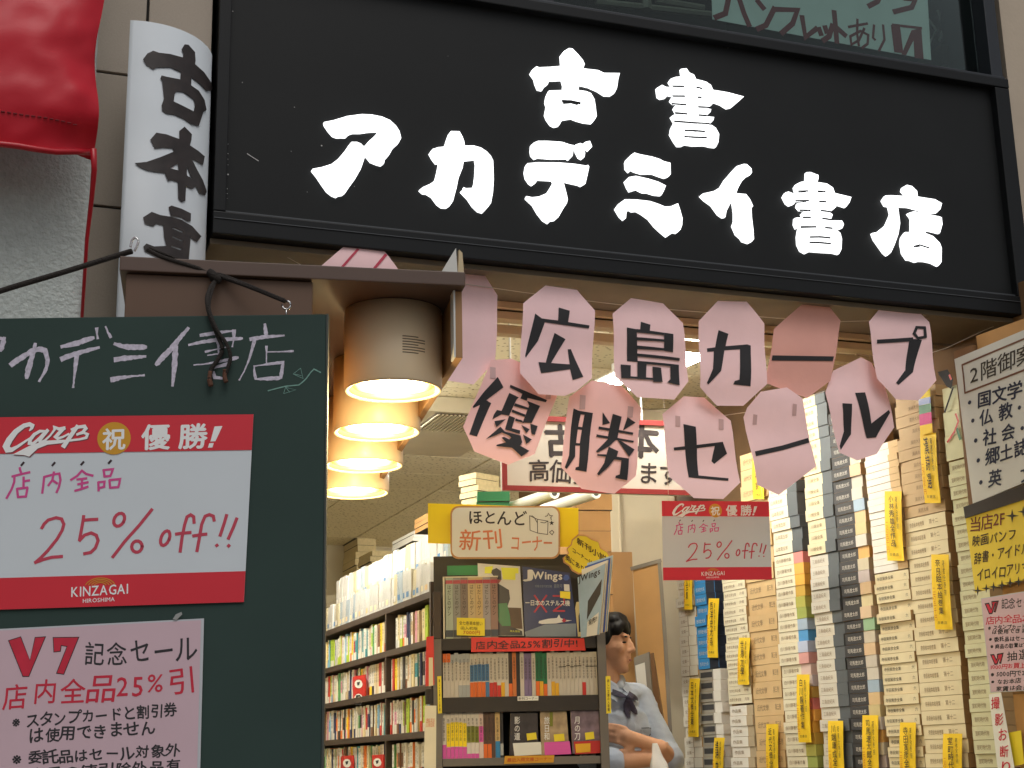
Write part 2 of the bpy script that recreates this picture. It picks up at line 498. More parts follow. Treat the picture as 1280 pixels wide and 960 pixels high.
M('mag_green', (24, 122, 66), 0.35, coat=0.3)
M('mag_lime', (232, 236, 30), 0.35, coat=0.3)
M('mag_dark', (34, 34, 40), 0.4, coat=0.3)
M('mag_red', (170, 40, 60), 0.4)
M('mag_brown', (86, 64, 44), 0.4, var=0.3, vscale=20)
M('mag_blue', (52, 84, 160), 0.35, coat=0.3)
M('bookend', (196, 182, 132), 0.5)
M('magenta', (222, 90, 176), 0.5, var=0.03)
M('picture_dark', (52, 48, 54), 0.4, var=0.5, vscale=30)
M('picture_tan', (170, 150, 120), 0.4, var=0.4, vscale=30)
M('picture_mauve', (120, 104, 118), 0.4, var=0.5, vscale=30)
M('obi_red', (190, 44, 40), 0.45)
M('green_cover', (30, 110, 70), 0.5, var=0.05)

# perforated acoustic ceiling tiles: small pits
def _perforate(m):
    nt = m.node_tree; b = nt.nodes['Principled BSDF']
    tc = nt.nodes.new('ShaderNodeTexCoord'); vo = nt.nodes.new('ShaderNodeTexVoronoi'); vo.inputs['Scale'].default_value = 42
    nt.links.new(tc.outputs['Object'], vo.inputs['Vector'])
    r = nt.nodes.new('ShaderNodeMapRange'); r.inputs['From Min'].default_value = 0.16; r.inputs['From Max'].default_value = 0.30
    nt.links.new(vo.outputs['Distance'], r.inputs['Value'])
    mx = nt.nodes.new('ShaderNodeMix'); mx.data_type = 'RGBA'
    mx.inputs[6].default_value = (*lin((160, 146, 112)), 1); mx.inputs[7].default_value = (*lin((226, 216, 186)), 1)
    nt.links.new(r.outputs[0], mx.inputs['Factor']); nt.links.new(mx.outputs[2], b.inputs['Base Color'])
_perforate(MATS['ceiling_tile'])

# ---------------------------------------------------------------- ground and shell
struct(B().add([(-150, -150, 0), (150, -150, 0), (150, 150, 0), (-150, 150, 0)], [(0, 1, 2, 3)]).build('ground', 'paving'))
struct(B().box(-1.0, 3.2, 0.05, 7.2, 0.004, 0.12).build('shop_floor', 'shop_floor'), FR)
CEIL = 2.78
o = struct(B().box(-1.6, 3.4, 0.36, 7.3, CEIL + 0.03, CEIL + 0.12).build('shop_ceiling', 'ceiling_back'), FR)
_tm = None
for i in range(9):
    for j in range(14):
        x, y = -1.25 + i * 0.46, 0.40 + j * 0.46
        if _tm is None:
            t = B().box(0, 0.452, 0, 0.452, CEIL, CEIL + 0.028).build('ceiling_tile', 'ceiling_tile', o, bevel=0.004); _tm = t.data
        else:
            t = bpy.data.objects.new('ceiling_tile', _tm); COL.objects.link(t); t.parent = o
        t.location = (x, y, random.uniform(-0.001, 0.001))
struct(B().box(-1.35, 3.4, 6.3, 6.4, 0.1, CEIL + 0.03).build('back_wall', 'wall_cream'), FR)
struct(B().box(-1.25, -1.15, 0.12, 6.3, 0.1, CEIL + 0.03).build('wall_left', 'wall_cream'), FR)
struct(B().box(-3.6, 0.35, 0.30, 0.36, 0.1, CEIL + 0.03).build('wall_right', 'wall_brown'), ST)
struct(B().box(3.2, 3.3, 0.12, 6.3, 0.1, CEIL + 0.03).build('side_wall', 'wall_cream'), FR)
# storey above: floor, back, sides, roof, front walls beside and above the window
up = B().box(-3.5, 5.0, 0.2, 7.4, CEIL + 0.13, CEIL + 0.25).box(-3.5, 5.0, 2.2, 2.3, CEIL + 0.25, 6.0).box(-3.5, 5.0, 0.2, 2.4, 5.4, 5.5)
up.box(-1.0, -0.95, 0.2, 2.2, CEIL + 0.25, 5.4).box(2.05, 2.1, 0.2, 2.2, CEIL + 0.25, 5.4)
struct(up.build('upper_room', 'window_dark'), FR)
t = thing('upper_facade', 'beige upper facade wall beside and above the black shop sign', 'wall', FR)
B().box(1.945, 5.0, 0.03, 0.19, 0.0, 6.0).build('wall', 'upper_wall', t)
B().box(-0.88, 1.945, 0.03, 0.19, 4.72, 6.0).build('wall', 'upper_wall', t)

# ---------------------------------------------------------------- pillars on the left
t = thing('tiled_pillar', 'beige tiled pillar with dark joints behind the curved white sign', 'pillar', FR.at(-1.30, 0.02, 0))
B().box(0, 0.40, 0.012, 0.30, 0, 5.5).build('core', 'grout', t)
_zj = FR.px(145, 88)[1]; _xj = FR.px(186, 10)[0] + 1.30
for k in range(-7, 5):
    z0 = _zj + k * 0.40
    if z0 + 0.40 < 1.6: continue
    for x0, x1 in ((0.0, _xj - 0.004), (_xj + 0.004, 0.40)):
        B().box(x0, x1, 0, 0.02, z0 + 0.004, z0 + 0.396).build('tile', 'tile', t, bevel=0.002)
t = thing('stucco_column', 'pale grey rough stucco column below the red vinyl cover', 'column', FR.at(-1.236, -0.30, 0))
B().box(-2.2, 0, 0, 0.30, 0, 5.5).build('shaft', 'stucco', t, bevel=0.012)

# red vinyl cover: quilted sag, hem with stitching, piping
fr = FR.at(-1.244, -0.50, 2.69)
t = thing('vinyl_cover', 'shiny wrinkled red vinyl cover hanging at the upper left corner', 'awning', fr)
b = B(); NX, NZ = 110, 80
def vy(x, z):
    p = Vector((x * 3.0, z * 3.0, 1.7))
    y = 0.035 * mnoise.noise(p) + 0.016 * mnoise.noise(p * 2.7)
    e = max(0.0, 1 + x / 0.14)                                   # near the right edge it wraps back and puckers
    y += 0.05 * e * e + 0.012 * e * math.sin(z * 26 + 2.0 * math.sin(z * 9))
    y += 0.02 * max(0, 1 - z / 0.10)
    g = max(0.0, 1 + x / 0.42)
    y += g * (0.011 * mnoise.noise(Vector((x * 9 + z * 6, z * 11, 4.0))) + 0.005 * mnoise.noise(Vector((x * 22 - z * 9, z * 20, 9.0))))
    return y
for j in range(NZ + 1):
    for i in range(NX + 1):
        x = -1.3 + 1.3 * i / NX; z = 1.1 * j / NZ
        zz = z - 0.0 * x + (0.03 * max(0.0, x + 0.10) / 0.10 if j == 0 else 0)
        xx = x + (0.008 * math.sin(z * 17) if i == NX else 0)
        b.v.append((xx, vy(x, z), zz))
for j in range(NZ):
    for i in range(NX):
        a = j * (NX + 1) + i; b.f.append((a, a + 1, a + NX + 2, a + NX + 1)); b.m.append(0)
b.build('sheet', 'vinyl_red', t, smooth=True)
B().tube([(-1.3 + 1.3 * i / 30, vy(-1.3 + 1.3 * i / 30, 0) - 0.004, (0.03 * max(0.0, -1.3 + 1.3 * i / 30 + 0.10) / 0.10)) for i in range(31)], 0.008, 8).build('piping', 'vinyl_red_trim', t, smooth=True)
B().tube([(0.0, 0.045, 0.03), (0.006, 0.06, -0.02), (0.006, 0.10, -0.08), (0.004, 0.16, -0.16), (0.004, 0.19, -0.36)], [0.008, 0.007, 0.006, 0.005, 0.004], 8).build('cord', 'vinyl_red_trim', t, smooth=True)
b = B()
for i in range(90):
    x = -1.28 + i * 0.0138
    b.box(x, x + 0.009, vy(x, 0.075) - 0.003, vy(x, 0.075), 0.074, 0.0765)
b.build('stitching', 'thread', t)

# ---------------------------------------------------------------- quarter-round white sign with brush lettering
QR, QX, QY = 0.20, -1.093, 0.05
A0, A1 = math.radians(-15), math.radians(75)
fq = FR.at(QX, QY, 0)
zq0, zq1 = 1.75, FR.px(165, 24, -0.15)[1]
t = thing('curved_sign', 'white quarter-round sign with black brush lettering beside the black shop sign', 'sign', FR.at(QX, QY, zq0))
b = B(); n = 28; HQ = zq1 - zq0
for (r, z) in ((QR, 0), (QR, HQ), (QR - 0.010, HQ), (QR - 0.010, 0)):
    b.v += [(r * math.sin(A0 + (A1 - A0) * i / n), -r * math.cos(A0 + (A1 - A0) * i / n), z) for i in range(n + 1)]
for k in range(4):
    for i in range(n):
        p, q = k * (n + 1), ((k + 1) % 4) * (n + 1)
        b.f.append((p + i, p + i + 1, q + i + 1, q + i)); b.m.append(0)
for i in (0, n): b.f.append(tuple(k * (n + 1) + i for k in range(4))); b.m.append(0)
o = b.build('panel', 'curved_sign_white', t, fix=True)
for p in o.data.polygons: p.use_smooth = abs(p.normal.z) < 0.5 and p.area > 0.004
def on_cyl(u, v, r):
    d = ray(u, v); c = CAM - fq.o
    dx, dy = d.dot(fq.ex), d.dot(fq.ey); cx, cy = c.dot(fq.ex), c.dot(fq.ey)
    A = dx * dx + dy * dy; Bq = cx * dx + cy * dy; Cq = cx * cx + cy * cy - r * r
    D = Bq * Bq - A * Cq
    k = (-Bq - math.sqrt(max(D, 0))) / A
    if D <= 0: k = -Bq / A
    return (cx + dx * k, cy + dy * k, CAM.z + d.z * k - zq0)
def wrap(loops, name):
    L = [[Vector((p[0], p[1], 0)) for p in l] for l in loops]
    tri = tessellate_polygon(L); flat = [p for l in loops for p in l]
    bm = bmesh.new(); vs = [bm.verts.new((p[0], p[1], 0)) for p in flat]
    for a in tri:
        try: bm.faces.new([vs[i] for i in a])
        except ValueError: pass
    bmesh.ops.subdivide_edges(bm, edges=bm.edges[:], cuts=4, use_grid_fill=True)
    bmesh.ops.triangulate(bm, faces=bm.faces[:])
    for q in bm.verts: q.co = on_cyl(165 + (q.co.x - 165) * 0.965, q.co.y, QR + 0.0025)
    me = bpy.data.meshes.new(name); bm.to_mesh(me); bm.free(); me.materials.append(MATS['brush_black'])
    if sum(p.normal.x * p.center.x + p.normal.y * p.center.y for p in me.polygons) < 0: me.flip_normals()
    for p in me.polygons: p.use_smooth = True
    me.normals_split_custom_set_from_vertices([(v.co.x / QR, v.co.y / QR, 0) for v in me.vertices])
    o = bpy.data.objects.new(name, me); COL.objects.link(o); o.parent = t
zf = lambda ps: Z(165, 40, 6.0, ps)
wrap([zf([(410,92),(440,95),(490,150),(495,215),(490,240),(560,300),(610,370),(630,420),(620,438),(580,442),(530,390),(462,340),(460,400),(520,440),(565,510),(580,585),(555,600),(520,705),(460,690),(400,650),(330,620),(270,612),(235,590),(230,550),(248,500),(235,370),(220,350),(230,325),(270,335),(375,355),(380,300),(300,265),(195,265),(165,280),(110,245),(85,205),(120,160),(165,140),(210,155),(300,165),(395,190),(400,165),(385,130)]),
      zf([(330,470),(345,445),(400,450),(480,505),(490,545),(480,595),(410,560),(325,520)])], 'letter')
zf = lambda ps: Z(150, 140, 5.05, ps)
wrap([zf([(420,92),(468,140),(465,175),(455,210),(510,245),(552,280),(540,335),(500,310),(468,295),(500,360),(540,430),(566,500),(556,525),(520,515),(495,470),(470,485),(430,470),(425,560),(400,568),(378,545),(375,440),(340,430),(310,435),(290,385),(240,380),(180,370),(130,350),(92,322),(170,315),(260,285),(350,250),(340,228),(280,225),(225,230),(195,175),(235,130),(300,140),(385,170),(385,120)]),
      zf([(325,355),(375,325),(380,368)]), zf([(435,345),(468,420),(435,400)])], 'letter')
wrap([zf([(315,600),(335,590),(400,610),(462,640),(460,690),(440,690),(400,665),(330,655)])], 'letter')
wrap([zf([(148,665),(205,630),(260,650),(340,662),(400,680),(470,720),(530,785),(500,822),(460,790),(445,960),(440,1010),(340,1010),(330,960),(160,880),(150,850),(170,830),(220,848),(300,845),(285,790),(280,715),(235,705),(215,722),(160,705)]),
      zf([(340,735),(345,728),(408,752),(405,762)]), zf([(340,790),(345,784),(408,810),(405,818)]), zf([(330,850),(335,844),(402,862),(395,872)])], 'letter')

# ---------------------------------------------------------------- black shop sign
X0, X1, ZB, ZT = -0.885, 1.905, 2.70, 3.578
fs = FR.at(X0, 0, ZB)
t = thing('shop_sign', 'wide black shop sign board with glowing white brush-style letters', 'sign', fs)
W, H = X1 - X0, ZT - ZB
B().box(0.03, W - 0.03, 0.012, 0.30, 0.002, H - 0.01).build('panel', 'sign_black', t)
for nm, bx in (('frame_bar', (0, W, -0.02, 0.05, -0.004, 0.062)), ('frame_bar', (0, W, -0.02, 0.05, H - 0.035, H)), ('frame_bar', (0, 0.035, -0.018, 0.05, 0.064, H - 0.037)), ('frame_bar', (W - 0.06, W, -0.018, 0.05, 0.064, H - 0.037))):
    B().box(*bx).build(nm, 'sign_frame', t, bevel=0.003)
b = B().box(0.035, W - 0.06, -0.004, 0.012, 0.068, 0.0715).box(0.002, W - 0.002, -0.023, -0.02, 0.040, 0.042)
b.build('trim_line', 'sign_trim', t)
def letter(*loops):
    B().prism([[fs.px(u, v, 0.0) for u, v in l] for l in loops], 0.0, 0.014, 0, 0).build('letter', 'letter_lit', t)
z8 = lambda ox, oy, ps: Z(ox, oy, 8.0, ps)
letter(z8(385,130,[(160,180),(260,160),(390,120),(540,100),(640,105),(740,125),(820,160),(880,215),(915,270),(932,340),(905,390),(850,440),(810,510),(765,560),(762,590),(735,612),(690,600),(630,575),(575,510),(545,600),(525,655),(470,750),(415,825),(375,885),(345,908),(310,912),(285,928),(240,910),(190,870),(140,800),(90,725),(38,660),(45,648),(140,630),(235,600),(300,550),(360,480),(405,415),(435,378),(490,378),(530,395),(560,425),(610,370),(660,325),(705,275),(680,268),(590,275),(530,285),(450,285),(410,300),(380,330),(340,328),(290,330),(250,315),(205,265),(165,205)]))
letter(z8(515,155,[(390,70),(475,72),(505,125),(522,170),(528,215),(620,215),(690,235),(750,275),(790,320),(812,365),(818,550),(810,680),(790,790),(760,830),(710,885),(660,868),(610,820),(560,745),(490,672),(512,655),(518,632),(540,642),(608,638),(625,590),(635,500),(640,400),(632,350),(560,358),(520,360),(505,440),(465,540),(445,640),(410,770),(380,815),(350,835),(300,832),(255,800),(200,725),(150,695),(110,690),(75,658),(110,630),(180,600),(230,565),(250,490),(270,392),(240,390),(205,345),(175,290),(205,250),(260,232),(327,225),(350,150),(370,95)]))
def letters(*polys):                                            # several separate strokes of one letter
    b = B()
    for loops in polys: b.prism([[fs.px(u, v, 0.0) for u, v in l] for l in loops], 0.0, 0.014)
    b.build('letter', 'letter_lit', t)
q = lambda ps: z8(650, 160, ps)
letters([q([(180,128),(280,128),(420,138),(500,165),(540,172),(535,225),(525,280),(490,315),(470,300),(330,302),(185,292),(150,306),(115,270),(108,230),(112,170),(140,145)])],
        [q([(557,165),(605,150),(630,160),(633,195),(652,250),(645,290),(620,308),(590,290),(562,235)])], [q([(640,150),(660,135),(700,128),(722,185),(685,225),(652,200)])],
        [q([(75,352),(180,342),(400,345),(550,358),(660,375),(680,368),(693,385),(675,470),(655,555),(615,578),(590,565),(500,545),(432,528),(462,640),(478,710),(470,750),(430,810),(385,890),(350,920),(310,925),(285,950),(235,920),(180,850),(130,765),(60,700),(65,680),(120,692),(190,685),(270,650),(300,605),(335,545),(325,520),(170,513),(160,545),(125,570),(95,550),(60,500),(48,440),(60,375)])])
q = lambda ps: z8(655, 50, ps)
letter(q([(450,80),(485,85),(540,140),(590,200),(608,240),(592,283),(740,300),(800,328),(960,330),(945,380),(930,480),(905,530),(870,552),(810,550),(740,505),(650,465),(552,442),(545,500),(620,510),(670,530),(705,590),(715,650),(728,760),(705,800),(680,830),(600,820),(530,800),(480,780),(385,795),(350,855),(310,865),(270,845),(230,790),(212,745),(228,660),(215,620),(225,560),(250,505),(330,502),(390,500),(395,450),(380,395),(300,400),(250,400),(240,440),(200,470),(185,500),(140,490),(115,430),(105,385),(65,330),(85,295),(125,262),(150,272),(260,268),(375,258),(368,150),(400,110)]),
       q([(390,583),(460,600),(545,598),(560,660),(470,635),(390,642)]))
q = lambda ps: z8(815, 75, ps)
letter(q([(290,88),(345,82),(375,125),(420,145),(442,190),(540,215),(590,250),(612,298),(760,322),(920,365),(870,410),(800,470),(755,480),(690,440),(620,415),(600,445),(572,472),(465,462),(467,472),(592,490),(585,520),(550,553),(470,546),(470,556),(622,570),(615,600),(580,637),(400,622),(250,608),(252,618),(400,634),(600,650),(640,680),(672,740),(665,820),(640,870),(590,865),(530,850),(410,852),(340,840),(300,858),(260,858),(225,810),(185,740),(195,680),(225,622),(192,565),(230,540),(345,545),(345,530),(240,520),(218,480),(235,457),(335,454),(335,440),(215,434),(185,405),(200,375),(220,368),(325,368),(325,353),(210,355),(160,345),(140,375),(90,385),(60,365),(48,280),(100,248),(140,268),(210,272),(315,272),(315,254),(200,258),(172,215),(190,185),(240,168),(302,165)]),
       q([(448,272),(495,281),(470,290)]), q([(330,700),(440,697),(525,713),(430,718)]), q([(328,758),(345,766),(545,770),(540,782),(335,778)]))
q = lambda ps: z8(760, 180, ps)
letters([q([(265,85),(320,102),(440,125),(520,150),(560,172),(625,188),(628,300),(610,322),(572,336),(520,318),(450,292),(340,293),(270,272),(238,256),(212,280),(180,245),(175,180),(185,155),(235,105)])],
        [q([(210,330),(280,318),(400,345),(500,375),(580,415),(560,465),(535,510),(470,505),(400,482),(350,480),(290,450),(220,472),(195,430),(170,370)])],
        [q([(170,552),(290,555),(420,570),(510,600),(570,625),(630,622),(700,592),(720,650),(745,740),(742,810),(725,855),(690,888),(655,880),(590,925),(540,885),(470,820),(410,745),(340,695),(290,668),(245,672),(215,655),(185,680),(180,740),(160,758),(120,720),(75,645),(110,595)])])
letter(z8(865,195,[(520,78),(550,82),(595,125),(600,165),(580,190),(545,205),(500,250),(465,310),(442,372),(540,380),(580,430),(612,500),(595,520),(600,620),(615,740),(620,830),(600,855),(570,870),(510,850),(490,820),(445,780),(408,695),(425,650),(425,560),(412,470),(405,440),(375,490),(345,550),(335,610),(310,612),(265,580),(200,490),(130,440),(85,395),(110,375),(220,350),(285,310),(330,235),(400,155),(450,100)]))
q = lambda ps: z8(970, 205, ps)
letter(q([(305,82),(345,80),(425,110),(425,145),(415,180),(510,195),(570,235),(590,290),(755,330),(735,385),(700,430),(610,400),(600,430),(560,465),(452,458),(452,470),(540,484),(568,505),(550,555),(468,538),(468,548),(550,564),(660,565),(680,600),(665,640),(640,648),(500,630),(500,640),(600,652),(645,690),(660,750),(655,850),(630,900),(570,885),(470,880),(345,870),(300,892),(250,865),(220,800),(215,720),(230,642),(400,636),(400,624),(250,622),(205,645),(185,600),(190,540),(210,535),(340,538),(340,530),(275,528),(258,500),(275,477),(340,472),(340,460),(240,460),(210,425),(220,390),(325,378),(325,360),(200,370),(180,400),(140,415),(105,390),(72,325),(95,285),(125,275),(170,292),(318,282),(318,264),(230,270),(195,272),(185,230),(205,200),(250,178),(300,172)]),
       q([(422,268),(485,263),(492,283),(425,285)]), q([(435,368),(498,375),(470,384)]), q([(340,727),(440,720),(540,738),(440,738)]), q([(338,777),(440,780),(545,794),(440,795)]))
q = lambda ps: z8(1075, 220, ps)
letters([q([(470,88),(520,100),(572,150),(578,205),(750,232),(820,272),(805,330),(770,365),(720,368),(640,350),(570,330),(490,308),(380,303),(392,390),(402,470),(385,580),(345,690),(310,765),(275,795),(240,765),(180,680),(145,630),(122,570),(170,562),(260,490),(300,400),(308,375),(290,300),(255,295),(225,240),(255,195),(310,192),(455,200),(450,180),(420,145),(430,110)])],
        [q([(480,372),(540,352),(650,375),(800,405),(818,415),(825,480),(800,570),(740,555),(640,532),(660,572),(730,600),(800,670),(818,720),(815,860),(785,898),(720,865),(650,850),(600,848),(560,858),(510,838),(475,835),(430,770),(412,670),(420,610),(455,560),(515,562),(515,420)]),
         q([(540,702),(600,683),(690,712),(692,730),(610,706),(560,714)])])
# dark joints between the brush strokes of the two 書 and of 店
for org, lines in (((815, 75), ([(205,262),(318,263)], [(205,360),(326,361)], [(200,437),(338,447)], [(235,528),(348,538)], [(448,272),(498,284)], [(462,372),(492,373)], [(466,468),(575,474)], [(470,550),(545,556)], [(225,612),(400,626),(575,637)], [(330,703),(430,706),(526,715)], [(328,766),(430,772),(545,776)])),
                   ((970, 205), ([(225,272),(318,270)], [(198,368),(326,366)], [(240,462),(342,464)], [(420,272),(492,274)], [(435,374),(498,377)], [(452,464),(545,476)], [(272,533),(345,533)], [(466,542),(550,556)], [(250,628),(400,628)], [(495,635),(565,642)], [(340,730),(440,728),(542,738)], [(338,783),(440,786),(546,796)])),
                   ((1075, 220), ([(540,705),(600,690),(692,720)],)), ((655, 50), ([(388,612),(470,615),(558,632)],))):
    for l in lines: B().stroke([fs.px(u, v, -0.0015) for u, v in z8(*org, l)], 0.0060 if org != (655, 50) else 0.010, -0.0015).build('stroke_joint', 'sign_frame', t)
b = B()
b.stroke([fs.px(u, v, 0.010) for u, v in ((309,192),(315,196),(323,201))], 0.0022, 0.010)
for u, v, r in [(285,180,.6),(285,192,.7),(285,199,.5),(285,206,.5),(285,218,1.2),(284,236,.5),(284,242,.5),(284,248,.4),(291,14,.7),(303,103,.6),(368,134,.7),(364,189,.5),(443,233,.5),(402,182,1.1),(384,240,.5),(1245,173,1.0),(1263,316,.9),(560,70,.4),(910,60,.4)]:
    c = fs.px(u, v, 0.010); e = r * 0.0022
    b.poly([[(c[0] + e * math.cos(k), c[1] + e * math.sin(k)) for k in (0, 1.05, 2.1, 3.14, 4.2, 5.25)]], 0.010)
b.build('scratch_marks', 'speck', t)

# ---------------------------------------------------------------- upper window with the hand-painted poster behind the glass
fw_ = FR.at(X0, 0.04, ZT)
t = thing('upper_window', 'dark framed upstairs window above the black shop sign', 'window', fw_)
B().box(0, W, -0.045, 0.10, 0.002, 0.016).build('frame_bar', 'window_frame', t, bevel=0.003)
B().box(0, 0.05, -0.035, 0.10, 0.018, 1.12).build('frame_bar', 'window_frame', t, bevel=0.003)
B().box(W - 0.05, W, -0.035, 0.10, 0.018, 1.12).build('frame_bar', 'window_frame', t, bevel=0.003)
B().box(1.02, 1.06, -0.03, 0.08, 0.018, 1.12).build('mullion', 'window_frame', t, bevel=0.003)
B().box(0.05, W - 0.05, 0.03, 0.034, 0.018, 1.12).build('pane', 'window_glass', t)
# hand-painted poster inside
yp = 0.10
fp = FR.at(0, yp, 0)
P = lambda ps: [fp.px(u, v, 0) for u, v in ps]
t = thing('painted_poster', 'pale blue poster with red hand-painted lettering behind the upstairs window', 'poster', fp)
B().prism([P([(888,-60),(890.5,24),(1164,75),(1156,-60)])], 0.0, 0.002).build('sheet', 'poster_blue', t)
zz = lambda ps: P(Z(740, 0, 2.37, ps))
words = (([(405,-8),(395,40),(365,52)], [(435,-6),(450,40),(465,75)]), ([(490,3),(508,25)], [(540,25),(515,75),(490,86)]), ([(540,28),(608,30),(594,70),(562,98)],), ([(622,50),(632,110),(665,85)],),
         ([(672,85),(678,102)], [(690,80),(695,96)], [(712,75),(702,108),(685,120)]), ([(717,35),(725,125)], [(722,80),(750,105)]), ([(852,-8),(845,5),(820,18)],), ([(925,-5),(957,0),(947,22),(895,35)],))
for w_ in words: B().strokes([zz(l) for l in w_], 0.020, -0.001).build('letter', 'paint_maroon', t)
for w_ in (([(760,80),(815,70)], [(786,58),(785,100),(790,135)], [(806,85),(790,120),(768,132),(765,108),(795,92),(818,104),(816,130),(800,142)]), ([(835,75),(832,112),(838,118)], [(862,75),(866,118),(850,150)])):
    B().strokes([zz(l) for l in w_], 0.010, -0.001).build('letter', 'paint_maroon', t)
b = B(); b.poly([zz([(885,74),(912,77),(922,158),(895,155)])], -0.001); b.poly([zz([(916,162),(946,90),(975,84),(982,176),(955,172),(952,120),(930,164)])], -0.0013); b.strokes([zz([(890,74),(975,84)])], 0.010, -0.0018)
b.build('letter', 'paint_maroon', t)
# clutter behind the glass
t = thing('window_rack', 'metal rack with hanging things behind the upstairs window glass', 'rack', FR.at(0, 0.45, ZT))
b = B(); fr2 = FR.at(0, 0.45, ZT)
for l in ([(745,2),(800,8),(890,18)], [(820,0),(880,10)]): b.tube([(*fr2.px(u, v)[:1], 0, fr2.px(u, v)[1]) for u, v in l], 0.012, 6)
b.tube([(fr2.px(806, -20)[0], 0, fr2.px(806, -20)[1]), (fr2.px(808, 12)[0], 0, fr2.px(808, 12)[1])], 0.02, 6)
b.build('rail', 'frame_grey', t)
b = B()
for l in ([(1166,12),(1180,30),(1172,46)], [(1182,5),(1188,30),(1184,44)], [(1200,8),(1198,40)]): b.tube([(fr2.px(u, v)[0], 0.05, fr2.px(u, v)[1]) for u, v in l], 0.006, 5)
b.build('hanger', 'strip_white', t)
B().box(fr2.px(1180, 52)[0], fr2.px(1222, 60)[0], 0.02, 0.2, fr2.px(1180, 76)[1], fr2.px(1180, 52)[1]).build('box', 'slip_ink', t)

# ---------------------------------------------------------------- soffit and sliding-door tracks under the sign
t = thing('entrance_soffit', 'grimy brown soffit board under the black shop sign', 'soffit', fs)
b = B().box(0.0, W, 0.02, 0.31, -0.022, -0.006)
b.build('board', 'soffit', t)
B().box(0, W, 0.31, 0.36, -0.03, 0.30).build('lintel', 'soffit', t)
t = thing('door_track', 'beige sliding door track rails running under the soffit', 'rail', FR.at(X0 + 0.02, 0.28, ZB))
for k, (y0, y1, z0, z1) in enumerate(((0.0, 0.02, -0.046, -0.024), (0.022, 0.07, -0.075, -0.05), (0.10, 0.14, -0.10, -0.070))):
    B().box(0, 2.5, y0, y1, z0, z1).build('rail', 'rail', t, bevel=0.002)
B().box(0, 2.5, 0.072, 0.098, -0.06, -0.024).build('gap_shade', 'rail_gap_shade', t)  # solid dark box painted as the shaded gap between the rails
# ---------------------------------------------------------------- brown lamp canopy with four downlights
CX0, CX1 = CN.px(150, 320)[0], -0.088
ZCT = 2.178                                                       # top of the canopy board
t = thing('lamp_canopy', 'brown box canopy holding downlights in front of the shop entrance', 'canopy', CN.at(CX0, 0, ZCT))
LX = CX1 - CX0
B().box(0, LX, 0.0, 1.62, -0.028, 0.0).build('top_board', 'canopy_edge', t, bevel=0.002)
_sx = CN.px(391, 360, 0.012)[0] - CX0
B().box(0.012, _sx, 0.012, 0.05, -0.23, -0.030).build('front_panel', 'canopy', t, bevel=0.002)
B().box(_sx - 0.012, _sx, 0.051, 1.60, -0.23, -0.030).build('divider', 'canopy_lamplit', t)
B().box(LX - 0.016, LX - 0.002, 0.03, 1.60, -0.165, -0.030).build('side_board', 'canopy_lamplit', t, bevel=0.001)
B().box(LX - 0.020, LX - 0.0165, 0.024, 0.06, -0.165, -0.030).build('edge_strip', 'strip_white', t)
lamp_labels = ['front brown downlight with a paper sticker, nearest the chalkboard corner', 'second glowing downlight from the front in the brown canopy',
               'third glowing downlight from the front in the brown canopy', 'rearmost glowing downlight in the brown canopy']
for k in range(4):
    yl = 0.19 + 0.385 * k
    xl = -0.205 + 0.012 * k
    fl = CN.at(xl, yl, 1.985)
    L = thing('downlight', lamp_labels[k], 'lamp', fl, 'downlights in the canopy')
    R = 0.099
    hs_ = B().lathe([(R - 0.010, 0.0), (R - 0.003, -0.003), (R, 0.002), (R, 0.163), (0.002, 0.163)], 0, 0, 48).build('housing', 'lamp_housing', L, smooth=True)
    B().lathe([(R - 0.0105, 0.001), (R - 0.014, 0.004), (R - 0.016, 0.012)], 0, 0, 48).build('rim', 'lamp_rim', L, smooth=True)
    B().lathe([(R - 0.017, 0.010), (R - 0.022, 0.06), (0.055, 0.12), (0.002, 0.13)], 0, 0, 48).build('reflector', 'lamp_reflector', L, smooth=True)
    B().lathe([(0.002, 0.004), (0.040, 0.007), (0.062, 0.014), (0.072, 0.026), (0.066, 0.050), (0.040, 0.095), (0.02, 0.12)], -0.002, 0, 32).build('bulb', 'lamp_bulb', L, smooth=True)
    if k == 0:
        b = B()
        for j in range(7):
            z = 0.085 - j * 0.0055
            pts = []
            for i in range(6):
                a = -math.pi / 2 + 0.06 + (0.50 if j % 3 else 0.34) * i / 5
                pts.append((1.003 * R * math.cos(a), 1.003 * R * math.sin(a), z))
            b.add(pts + [(x, y, z + 0.0022) for x, y, z in pts], [(i, i + 1, 7 + i, 6 + i) for i in range(5)])
        b.build('sticker', 'lamp_label', hs_)
    li = bpy.data.lights.new('lamp_light', 'POINT'); li.energy = 8.0; li.color = (1.0, 0.74, 0.36); li.shadow_soft_size = 0.03
    lo = bpy.data.objects.new('lamp_light', li); COL.objects.link(lo); lo.parent = L; lo.location = (0, 0, -0.036)

# white card and paint sticks standing behind the canopy corner
fr = FR.at(FR.px(566, 335, -0.08)[0], -0.08, FR.px(566, 345, -0.08)[1])
t = thing('paper_scrap', 'folded white card wedged behind the canopy corner under the sign', 'card', fr)
P = lambda ps, y=0: [fr.px(u, v, y) for u, v in ps]
B().prism([P([(551,341),(570,310),(572,341)])], 0.0, 0.002).build('card', 'strip_white', t)
B().prism([P([(572.5,341),(574,312),(578,316),(580,341)])], 0.0, 0.012).build('stick', 'rail', t)

